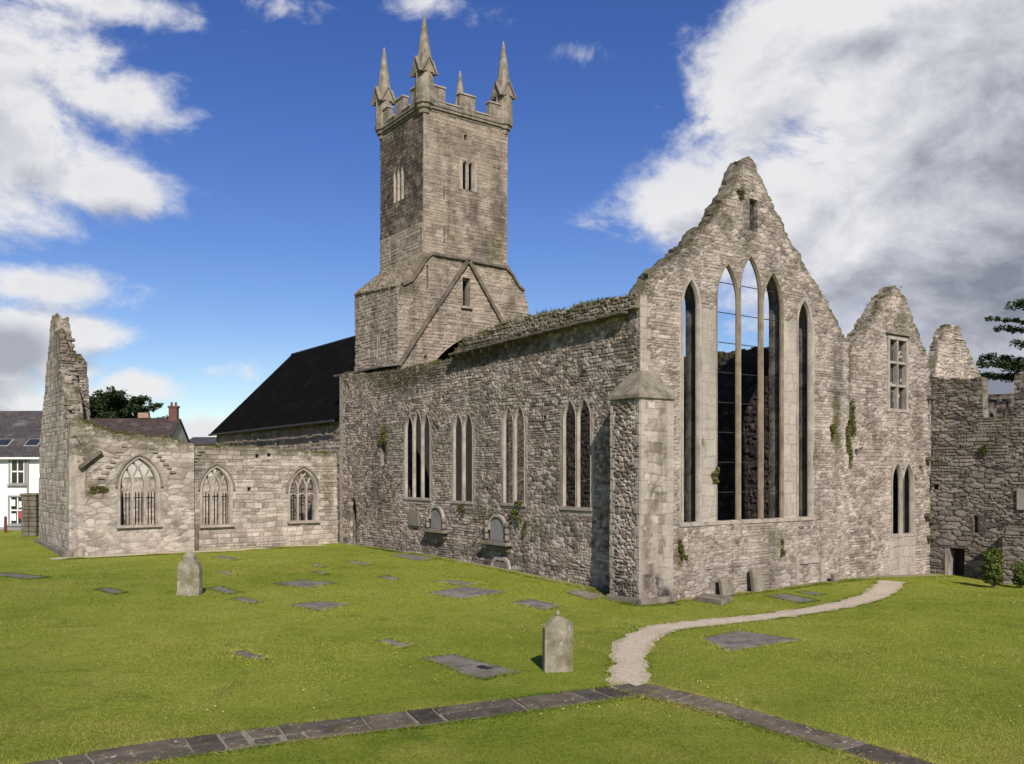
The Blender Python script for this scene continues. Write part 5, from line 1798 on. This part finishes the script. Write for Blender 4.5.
fringe('grass_tuft', chancel, [(.25, v_, z_ + .0) for v_, z_ in ptop], 2600, .13, 4)
fringe('grass_tuft', chancel, [(.3, v_, z_) for v_, z_ in side_top[6:]], 900, .1, 5)
fringe('grass_tuft', tran, [(a, TV + .4, b) for a, b in topL[2:]], 900, .12, 6)
fringe('grass_tuft', tran, [(a, TV + .7, b) for a, b in topR], 700, .1, 7)
fringe('grass_tuft', sacr, [(a, .4, b) for a, b in sac[2:-1]], 260, .08, 8)

# bush by the wall stub
bx, by = on_ground(993, 588)
bz_ = float(gz(bx, by))
bush = thing('green_bush', 'leafy green bush growing at the foot of the rubble wall stub', 'bush', (bx, by, bz_))
mb = MB()
r = random.Random(4)
for k in range(7):
    t_ = k * .9; tip = (bx + .32 * math.cos(t_), by + .32 * math.sin(t_), bz_ + r.uniform(.9, 1.4))
    mb.tube([(bx, by, bz_ - .05), (bx + .15 * math.cos(t_), by + .15 * math.sin(t_), bz_ + .5), tip], [.03, .02, .008], 5)
mb.build('stem', BARK, bush)
cs = []; rs = []
for k in range(16):
    t_ = k * 2.4; hh = .25 + 1.05 * (k / 15.0); rad = .27 * (1 - .45 * abs(hh - .7))
    cs.append((bx + rad * math.cos(t_) * .7, by + rad * math.sin(t_) * .7, bz_ + hh)); rs.append((.2, .2, .18))
leaves('foliage', BUSHL, bush, cs, rs, 3000, .06, 9)
# little bush at the frame edge
bx, by = on_ground(1021, 588); bz_ = float(gz(bx, by))
b2_ = thing('green_bush', 'small dark bush in front of the rubble wall stub, beyond the larger bush', 'bush', (bx, by, bz_))
leaves('foliage', BUSHL, b2_, [(bx, by, bz_ + .3), (bx - .15, by - .2, bz_ + .5), (bx + .1, by + .1, bz_ + .7)], [(.3, .3, .28)] * 3, 1200, .06, 10)


def cypress(name, label, base, trunk_h, limbs, seed, leafsize, per, trunk_r=.35):
    t_ = thing(name, label, 'tree', base)
    r = random.Random(seed)
    b = np.array(base)
    mb = MB()
    mb.tube([b + (0, 0, -.3), b + (.1, 0, trunk_h * .5), b + (0, .1, trunk_h)], [trunk_r, trunk_r * .7, trunk_r * .3], 9)
    cs, rs = [], []
    for (dx, dy, z0, z1, spread) in limbs:
        p0 = b + (0, 0, z0); p1 = b + (dx * .5, dy * .5, z0 + (z1 - z0) * .65); p2 = b + (dx, dy, z1)
        mb.tube([p0, p1, p2], [trunk_r * .35, trunk_r * .22, .03], 6)
        n = max(4, int(math.hypot(dx, dy) * 2.2))
        for k in range(n):
            f_ = (k + 1) / n
            c = p0 + (p1 - p0) * min(1, f_ * 2) if f_ < .5 else p1 + (p2 - p1) * (f_ - .5) * 2
            for q_ in range(3):
                w_ = spread * (1.15 - .75 * f_)
                cs.append(c + np.array([r.uniform(-1, 1) * w_, r.uniform(-1, 1) * w_, r.uniform(-.1, .35) * spread]))
                rs.append((w_ * .75 + .12, w_ * .75 + .12, .26 * spread + .08))
    mb.build('trunk', BARK, t_)
    leaves('crown', CEDAR, t_, cs, rs, per, leafsize, seed, .5)


# dark cypress behind the transept
p = at_depth(112, 452, 88)
lb = []
r = random.Random(2)
for k in range(16):
    t_ = k * 2.4; rd = r.uniform(2.0, 4.0); lb.append((rd * math.cos(t_), rd * math.sin(t_), 4.2 + k * .3, 5.6 + k * .27, 1.15))
for (ddx, hz_) in ((4.6, 9.0), (5.6, 7.6), (3.2, 9.8), (-1.5, 10.3), (4.8, 6.4), (1.2, 10.4)):
    lb.append((UR[0] * ddx, UR[1] * ddx, hz_ - 1.6, hz_ - .3, .85))
cypress('cypress_tree', 'dark spreading cypress behind the brown roofed house and the transept', (p[0], p[1], .2), 9.6, [(a_, b_, c_ + 1.6, d_ + 1.6, e_) for a_, b_, c_, d_, e_ in lb], 3, .2, 17000, .5)
# cedar entering from the right edge
p = at_depth(1090, 472, 52)
lb = [(-UR[0] * k_ + a_, -UR[1] * k_ + b_, z0_ + 3.9, z1_ + 3.9, sp_) for (k_, a_, b_, z0_, z1_, sp_) in (
    (5.9, 0, 0, 8.0, 8.75, .26), (4.6, .3, .8, 7.6, 8.3, .40), (3.4, 0, 0, 7.6, 8.6, .5), (6.3, 0, 0, 5.2, 6.1, .6), (5.6, .6, .9, 5.4, 6.6, .55), (5.2, -.6, -1, 4.9, 5.9, .6), (4.2, 0, 0, 6.0, 7.2, .6), (6.0, .8, 1.4, 4.8, 5.6, .6),
    (-2.6, 2, 2, 7, 8, 1.0), (-2, 1, -3, 8, 9, 1.0), (1, 0, 3, 9, 10, .9), (3.9, 0, -1, 4.6, 5.3, .6), (1.5, 1, 0, 10, 11, .9))]
cypress('cedar_tree', 'dark cedar with flat reaching branches beyond the notched cross wall', (p[0], p[1], .3), 15.0, lb, 8, .10, 34000, .5)

# ================================================================== HOUSES
def house_frame(px, dep, yaw):
    x, y, _ = at_depth(px, HY, dep)
    ex = np.array([UR[0] * math.cos(yaw) + UF[0] * math.sin(yaw), UR[1] * math.cos(yaw) + UF[1] * math.sin(yaw), 0.])
    ey = np.array([-ex[1], ex[0], 0.])
    return np.array([x, y, 0.]), ex, ey


org, hx, hy = house_frame(47, 56, R(-3))
H = lambda s, d, z: org + hx * s + hy * d + np.array([0, 0, z])
pxm = 56 / F
gz0 = .05
eave = CAMZ + (HY - 457) * pxm; rid = CAMZ + (HY - 411) * (60 / F)
house = thing('white_house', 'white rendered terrace house with a grey slate roof and a shop front', 'house', tuple(H(-6, 4, 0)))
WL = 14.0
mb = MB()
mb.prism([(0, -.4), (9, -.4), (9, eave), (4.5, rid - .1), (0, eave)], lambda d, z: tuple(H(-.35, d, z)), lambda d, z: tuple(H(-WL, d, z)))
mb.build('wall', LIME, house)
for a, b in ((0, 4.5), (9, 4.5)):
    sg = -1 if a == 0 else 1
    link('roof', roof_mesh([tuple(H(-WL - .2, a + sg * .25, eave - .02)), tuple(H(-.2, a + sg * .25, eave - .02)), tuple(H(-.2, b, rid + .06)), tuple(H(-WL - .2, b, rid + .06))], .14, 'roof'), GREYSLATE, house)
MB().box(tuple(H(-7.2, -.3, eave - .08)), (13.8, .12, .12), ex=hx, ey=hy).build('gutter', WHITEPAINT, house)


def house_window(sx, z0, z1, wd, shop=False):
    mb = MB()
    fw = .09
    for (a, b, c, d) in ((-wd / 2 - .1, z0 - .1, wd / 2 + .1, z0), (-wd / 2 - .1, z1, wd / 2 + .1, z1 + .1), (-wd / 2 - .1, z0, -wd / 2, z1), (wd / 2, z0, wd / 2 + .1, z1)):
        mb.box(tuple(H(sx + (a + c) / 2, -.03, (b + d) / 2)), (c - a, .12, d - b), ex=hx, ey=hy)
    wn = mb.build('shop_window' if shop else 'window', GREYPAINT, house)
    mb = MB()
    mb.box(tuple(H(sx, -.012, (z0 + z1) / 2)), (.07, .05, z1 - z0), ex=hx, ey=hy)
    mb.box(tuple(H(sx, -.02, z0 + (z1 - z0) * .5)), (wd, .05, .09), ex=hx, ey=hy)
    for a in (-wd / 2 + .04, wd / 2 - .04): mb.box(tuple(H(sx + a, -.016, (z0 + z1) / 2)), (.08, .05, z1 - z0), ex=hx, ey=hy)
    mb.build('sash', WHITEPAINT, wn)
    MB().box(tuple(H(sx, -.003, (z0 + z1) / 2)), (wd, .03, z1 - z0), ex=hx, ey=hy).build('pane', DARKGLASS, wn)
    if shop:
        MB().box(tuple(H(sx + .28, -.035, z0 + .55)), (.5, .02, .5), ex=hx, ey=hy).build('poster', REDPOST, wn)
        mb = MB()
        for (a, b, c, d) in ((-.3, .4, .4, .45), (.3, 1.2, .45, .4), (-.3, 1.3, .3, .4)): mb.box(tuple(H(sx + a, -.034, z0 + b)), (c, .02, d), ex=hx, ey=hy)
        mb.build('notice', WHITEPAINT, wn)
    MB().box(tuple(H(sx, -.08, z0 - .13)), (wd + .35, .2, .07), ex=hx, ey=hy).build('sill', GREYPAINT, wn)


mb = MB(); mb.tube([H(-1.2, -.1, eave - .1), H(-1.2, -.1, .1)], .05, 8); mb.build('downpipe', GREYPAINT, house)
zpx = lambda py: CAMZ + (HY - py) * pxm
sx0 = (17 - 47) * pxm
house_window(sx0, zpx(483), zpx(460), .92)
house_window(sx0, zpx(523.5), zpx(497), 1.0, True)
house_window(sx0 - 3.4, zpx(483), zpx(460), .92)
house_window(sx0 - 3.4, zpx(523.5), zpx(497), 1.0, True)
for px_ in (-9, 22):
    s_ = (px_ - 47) * pxm
    t0, t1 = .28, .52
    zz = lambda t_: eave + (rid - eave) * t_ + .1
    n_ = np.cross(hx, hy * 4.5 + np.array([0, 0, rid - eave])); n_ /= np.linalg.norm(n_)
    c_ = H(s_, 4.5 * .26, eave + (rid - eave) * .26 + .1)
    sl_ = hy * 4.5 + np.array([0, 0, rid - eave]); sl_ /= np.linalg.norm(sl_)
    o = MB().box(tuple(c_), (.95, .85, .12), ex=hx, ey=sl_, ez=n_).build('rooflight', GREYPAINT, house, .01)
    MB().box(tuple(c_ + n_ * .05), (.78, .68, .06), ex=hx, ey=sl_, ez=n_).build('pane', DARKGLASS, o)
# pavement and road in front of the house
pv = [H(-30, -3.0, 0), H(12, -3.0, 0), H(12, 0, 0), H(-30, 0, 0)]
o = MB().prism([(-30, -2.2), (12, -2.2), (12, -.01), (-30, -.01)], lambda s, d: tuple(H(s, d, float(gz(*H(s, d, 0)[:2])) - .05)), lambda s, d: tuple(H(s, d, float(gz(*H(s, d, 0)[:2])) + .05))).build('pavement', GREYPAINT)
tag(o, kind='structure')
# dark gate pier and bollard
x, y, z = at_depth(32.5, 535, 49)
wd = 15 * 49 / F; hh = (536 - 493) * 49 / F + .2
pier = thing('gate_pier', 'dark rubble gate pier between the white house and the tall broken pier', 'gate pier', (x, y, 0))
mb = MB()
r = random.Random(1)
zb_ = float(gz(x, y)) - .2; zt_ = CAMZ + (HY - 493.5) * 49 / F
k = 0; z_ = zb_
while z_ < zt_ - .15:
    hh_ = r.uniform(.18, .32)
    for sgx in (-1, 1):
        cut = r.uniform(-.1, .1)
        mb.box((x + UR[0] * (sgx * wd / 4), y + UR[1] * (sgx * wd / 4), z_ + hh_ / 2), (wd / 2 - .015 + cut * .1, .8 + r.uniform(-.05, .05), hh_ - .012), ex=(UR[0], UR[1], 0), ey=(UF[0], UF[1], 0))
    z_ += hh_
mb.build('stonework', SCAR, pier, .02)
MB().box((x, y, z_ + .05), (wd + .1, .95, .12), ex=(UR[0], UR[1], 0), ey=(UF[0], UF[1], 0)).build('cap', SCAR, pier, .02)
x, y, z = at_depth(5.5, 535, 51.5)
bol = thing('bollard', 'short reddish brown bollard on the pavement before the white house', 'bollard', (x, y, 0))
zb_ = float(gz(x, y))
MB().tube([(x, y, zb_), (x, y, zb_ + .75), (x, y, zb_ + .82)], [.09, .075, .085], 10).build('post', flat_mat('red_brown_paint', (.12, .03, .025), .6), bol)
MB().tube([(x, y, zb_ + .82), (x, y, zb_ + .9), (x, y, zb_ + .95)], [.085, .075, .02], 10).build('cap', flat_mat('red_brown_cap', (.12, .03, .025), .6), bol)

# second house: long brown roof with a red chimney
org, hx, hy = house_frame(126, 74.5, R(4))
pm = 78 / F
rid2 = CAMZ + (HY - 420) * pm * 1.03; eave2 = CAMZ + (HY - 447) * pm
h2 = thing('brown_roofed_house', 'house showing a long brown slate roof and red chimney above the transept wall', 'house', tuple(H(0, 3, 0)))
La, Lb = -6.0, (180 - 142) * pm
mb = MB()
mb.prism([(0, -.5), (7, -.5), (7, eave2), (3.5, rid2 - .12), (0, eave2)], lambda d, z: tuple(H(La, d, z)), lambda d, z: tuple(H(Lb, d, z)))
mb.build('wall', CREAM, h2)
for a, b in ((0, 3.5), (7, 3.5)):
    sg = -1 if a == 0 else 1
    link('roof', roof_mesh([tuple(H(La - .1, a + sg * .2, eave2)), tuple(H(Lb + .12, a + sg * .2, eave2)), tuple(H(Lb + .12, b, rid2)), tuple(H(La - .1, b, rid2))], .14, 'roof'), BROWNSLATE, h2)
mb = MB()
cxs = (174.5 - 142) * pm
mb.box(tuple(H(cxs, 3.5, rid2 + .1)), (.72, .6, 1.9), ex=hx, ey=hy)
mb.box(tuple(H(cxs, 3.5, rid2 + 1.02)), (.86, .74, .18), ex=hx, ey=hy)
ch = mb.build('chimney', BRICK, h2, .02)
mb = MB()
for d_ in (-.18, .18): mb.tube([H(cxs + d_, 3.5, rid2 + 1.1), H(cxs + d_, 3.5, rid2 + 1.45)], [.11, .09], 8)
mb.build('chimney_pot', BRICK, ch)
MB().box(tuple(H(.3, 3.5, rid2 + .25)), (.9, .5, .5), ex=hx, ey=hy).build('chimney', flat_mat('pale_chimney', (.3, .2, .14), .9), h2, .03)
# pale building sliver beyond
org, hx, hy = house_frame(204, 100, 0)
h3 = thing('pale_house', 'pale distant house top just visible between brown roof and black nave roof', 'house', tuple(H(0, 3, 0)))
pm = 100 / F
MB().prism([(0, -.5), (6, -.5), (6, CAMZ + (HY - 444) * pm), (0, CAMZ + (HY - 444) * pm)], lambda d, z: tuple(H(-2.1, d, z)), lambda d, z: tuple(H(2.4, d, z))).build('wall', CREAM, h3)
z_ = CAMZ + (HY - 444) * pm
link('roof', roof_mesh([tuple(H(-2.3, -.2, z_)), tuple(H(2.6, -.2, z_)), tuple(H(2.6, 3, z_ + .9)), tuple(H(-2.3, 3, z_ + .9))], .1, 'roof'), GREYSLATE, h3)

# ================================================================== GRASS BLADES AND DAISIES
def lawn_mask(x, y):
    ok = np.ones(len(x), bool)
    for line, wid in ((gpath, gwid), (fl1, fw1), (fl2, fw2), (apron, apw)):
        best = np.full(len(x), 1e9)
        for i in range(0, len(line), 2):
            best = np.minimum(best, np.hypot(x - line[i, 0], y - line[i, 1]) - wid[min(i, len(wid) - 1)] / 2)
        ok &= best > .03
    for q_ in slab_quads:
        ok &= ~inside([tuple(p) for p in q_], x, y)
    ok &= ~((x > -.15) & (y > -.12)) & ~((x > -1) & (x < .75) & (y > -.95)) & ~((x > XB - .05) & (y < st_l)) & ~(x > XR - .1) & ~((x > TXL - .25) & (y > TV - .1))
    return ok


def sector(n, r0, r1, half, r):
    rad = np.sqrt(r0 ** 2 + (r1 ** 2 - r0 ** 2) * r.random(n)); th = (r.random(n) * 2 - 1) * half
    d = np.cos(th)[:, None] * UF + np.sin(th)[:, None] * UR
    p = CAM + rad[:, None] * d
    return p[:, 0], p[:, 1]


r = np.random.default_rng(5)
BX, BY, BH, BW = [], [], [], []
for (n, r0, r1, hh, ww) in ((150000, 10.5, 16, .036, .0065), (120000, 16, 24, .038, .0085), (110000, 24, 36, .04, .013), (60000, 36, 58, .045, .020)):
    x, y = sector(n, r0, r1, R(40), r)
    m_ = lawn_mask(x, y)
    x, y = x[m_], y[m_]
    BX.append(x); BY.append(y); BH.append(hh * .8 * (.5 + r.random(len(x)))); BW.append(np.full(len(x), ww))
# ragged longer grass along path and slab edges
for line, wid in ((gpath, gwid), (fl1, fw1), (fl2, fw2)):
    T = np.gradient(line, axis=0); T /= np.linalg.norm(T, axis=1)[:, None]
    n = 9000
    k = r.integers(0, len(line), n); sgn = np.where(r.random(n) < .5, -1, 1)
    o_ = (np.asarray(wid)[k] / 2 + r.normal(size=n) * .035 + .01) * sgn
    BX.append(line[k, 0] - T[k, 1] * o_ + r.normal(size=n) * .05); BY.append(line[k, 1] + T[k, 0] * o_ + r.normal(size=n) * .05)
    BH.append(.05 * (.5 + r.random(n))); BW.append(np.full(n, .011))
for q_ in slab_quads:
    n = int(170 * np.linalg.norm(q_ - np.roll(q_, 1, 0), axis=1).sum())
    k = r.integers(0, len(q_), n); t_ = r.random(n)[:, None]
    p = q_[k] * (1 - t_) + q_[(k + 1) % len(q_)] * t_ + r.normal(size=(n, 2)) * .055
    BX.append(p[:, 0]); BY.append(p[:, 1]); BH.append(.06 * (.5 + r.random(n))); BW.append(np.full(n, .014))
# longer grass left along the wall feet
for (xa, ya, xb, yb, sp) in ((-.42, 1.2, -.5, 20.5, .10), (.8, -.42, 11.5, -.42, .10), (11.5, -.5, 16.4, -1.0, .12), (-12.9, 21.1, -1.5, 20.6, .08), (-.95, -.98, .75, -.98, .06), (-.98, -.95, -.98, .5, .06)):
    n = int(420 * math.hypot(xb - xa, yb - ya)); t_ = r.random(n)
    cl = vnoise(t_ * math.hypot(xb - xa, yb - ya) * 1.6, t_ * 0, 31)
    BX.append(xa + (xb - xa) * t_ + r.normal(size=n) * sp); BY.append(ya + (yb - ya) * t_ + r.normal(size=n) * sp)
    BH.append(.05 + .16 * cl ** 2 * r.random(n)); BW.append(np.full(n, .013))
x = np.concatenate(BX); y = np.concatenate(BY); hh = np.concatenate(BH); ww = np.concatenate(BW)
z = gz(x, y)
n = len(x)
la = r.random(n) * 2 * math.pi
lm = hh * (.5 + 1.6 * r.random(n))
th = la + math.pi / 2 + r.normal(size=n) * .4
lean = np.c_[np.cos(la) * lm, np.sin(la) * lm]
hh = hh * .62
V = np.empty((n, 3, 3), np.float32)
V[:, 1] = np.c_[x - np.cos(th) * ww, y - np.sin(th) * ww, z - .004]
V[:, 0] = np.c_[x + np.cos(th) * ww, y + np.sin(th) * ww, z - .004]
V[:, 2] = np.c_[x + lean[:, 0], y + lean[:, 1], z + hh]
tone = np.clip(.30 * r.random(n) + .55 * vnoise(x * .7, y * .7, 2) + 1.05 * (vnoise(x * .17, y * .17, 4) - .42) + .35 * (vnoise(x * 2.6, y * 2.6, 6) - .42), 0, 1)
xr = x * UR[0] + y * UR[1]; yf = x * UF[0] + y * UF[1]
dry = np.clip(3.0 * (vnoise(xr * .45, yf * .8, 21) * .65 + vnoise(x * 1.7, y * 1.7, 22) * .35 - .56), 0, .75)
fl = np.cross(V[:, 1] - V[:, 0], V[:, 2] - V[:, 0])[:, 2] < 0
V[fl] = V[fl][:, [1, 0, 2]]
gme = arrays('grass', V.reshape(-1, 3), np.arange(n * 3).reshape(-1, 3), {'tone': np.repeat(tone, 3), 'dry': np.repeat(dry, 3)}, smooth=True)
nv = np.repeat(np.c_[lean / (np.linalg.norm(lean, axis=1)[:, None] + 1e-6) * -.35 + r.normal(size=(n, 2)) * .25, np.ones(n)], 3, 0)
nv /= np.linalg.norm(nv, axis=1)[:, None]
gme.normals_split_custom_set_from_vertices(nv.astype(np.float32))
o = link('grass', gme, GRASSB)
tag(o, 'short mown green grass of the lawn', 'grass', kind='stuff')
# daisies
n = 3600
x, y = sector(n, 11, 44, R(36), r)
keepd = lawn_mask(x, y) & (vnoise(x * .35, y * .35, 8) * .6 + vnoise(x * 1.1, y * 1.1, 9) * .4 > .66 + .14 * (r.random(n) - .5))
x, y = x[keepd], y[keepd]
z = gz(x, y) + .045 + .02 * r.random(len(x))
rad = .009 + .008 * r.random(len(x))
V = np.empty((len(x), 6, 3))
for k in range(6):
    V[:, k] = np.c_[x + rad * math.cos(k * math.pi / 3), y + rad * math.sin(k * math.pi / 3), z + .006 * ((k % 2) - .5)]
o = link('daisies', arrays('daisies', V.reshape(-1, 3), np.arange(len(x) * 6).reshape(-1, 6)), flat_mat('daisy_white', (.72, .72, .60), .8, .08))
tag(o, 'tiny white daisies scattered through the lawn', 'daisies', kind='stuff')
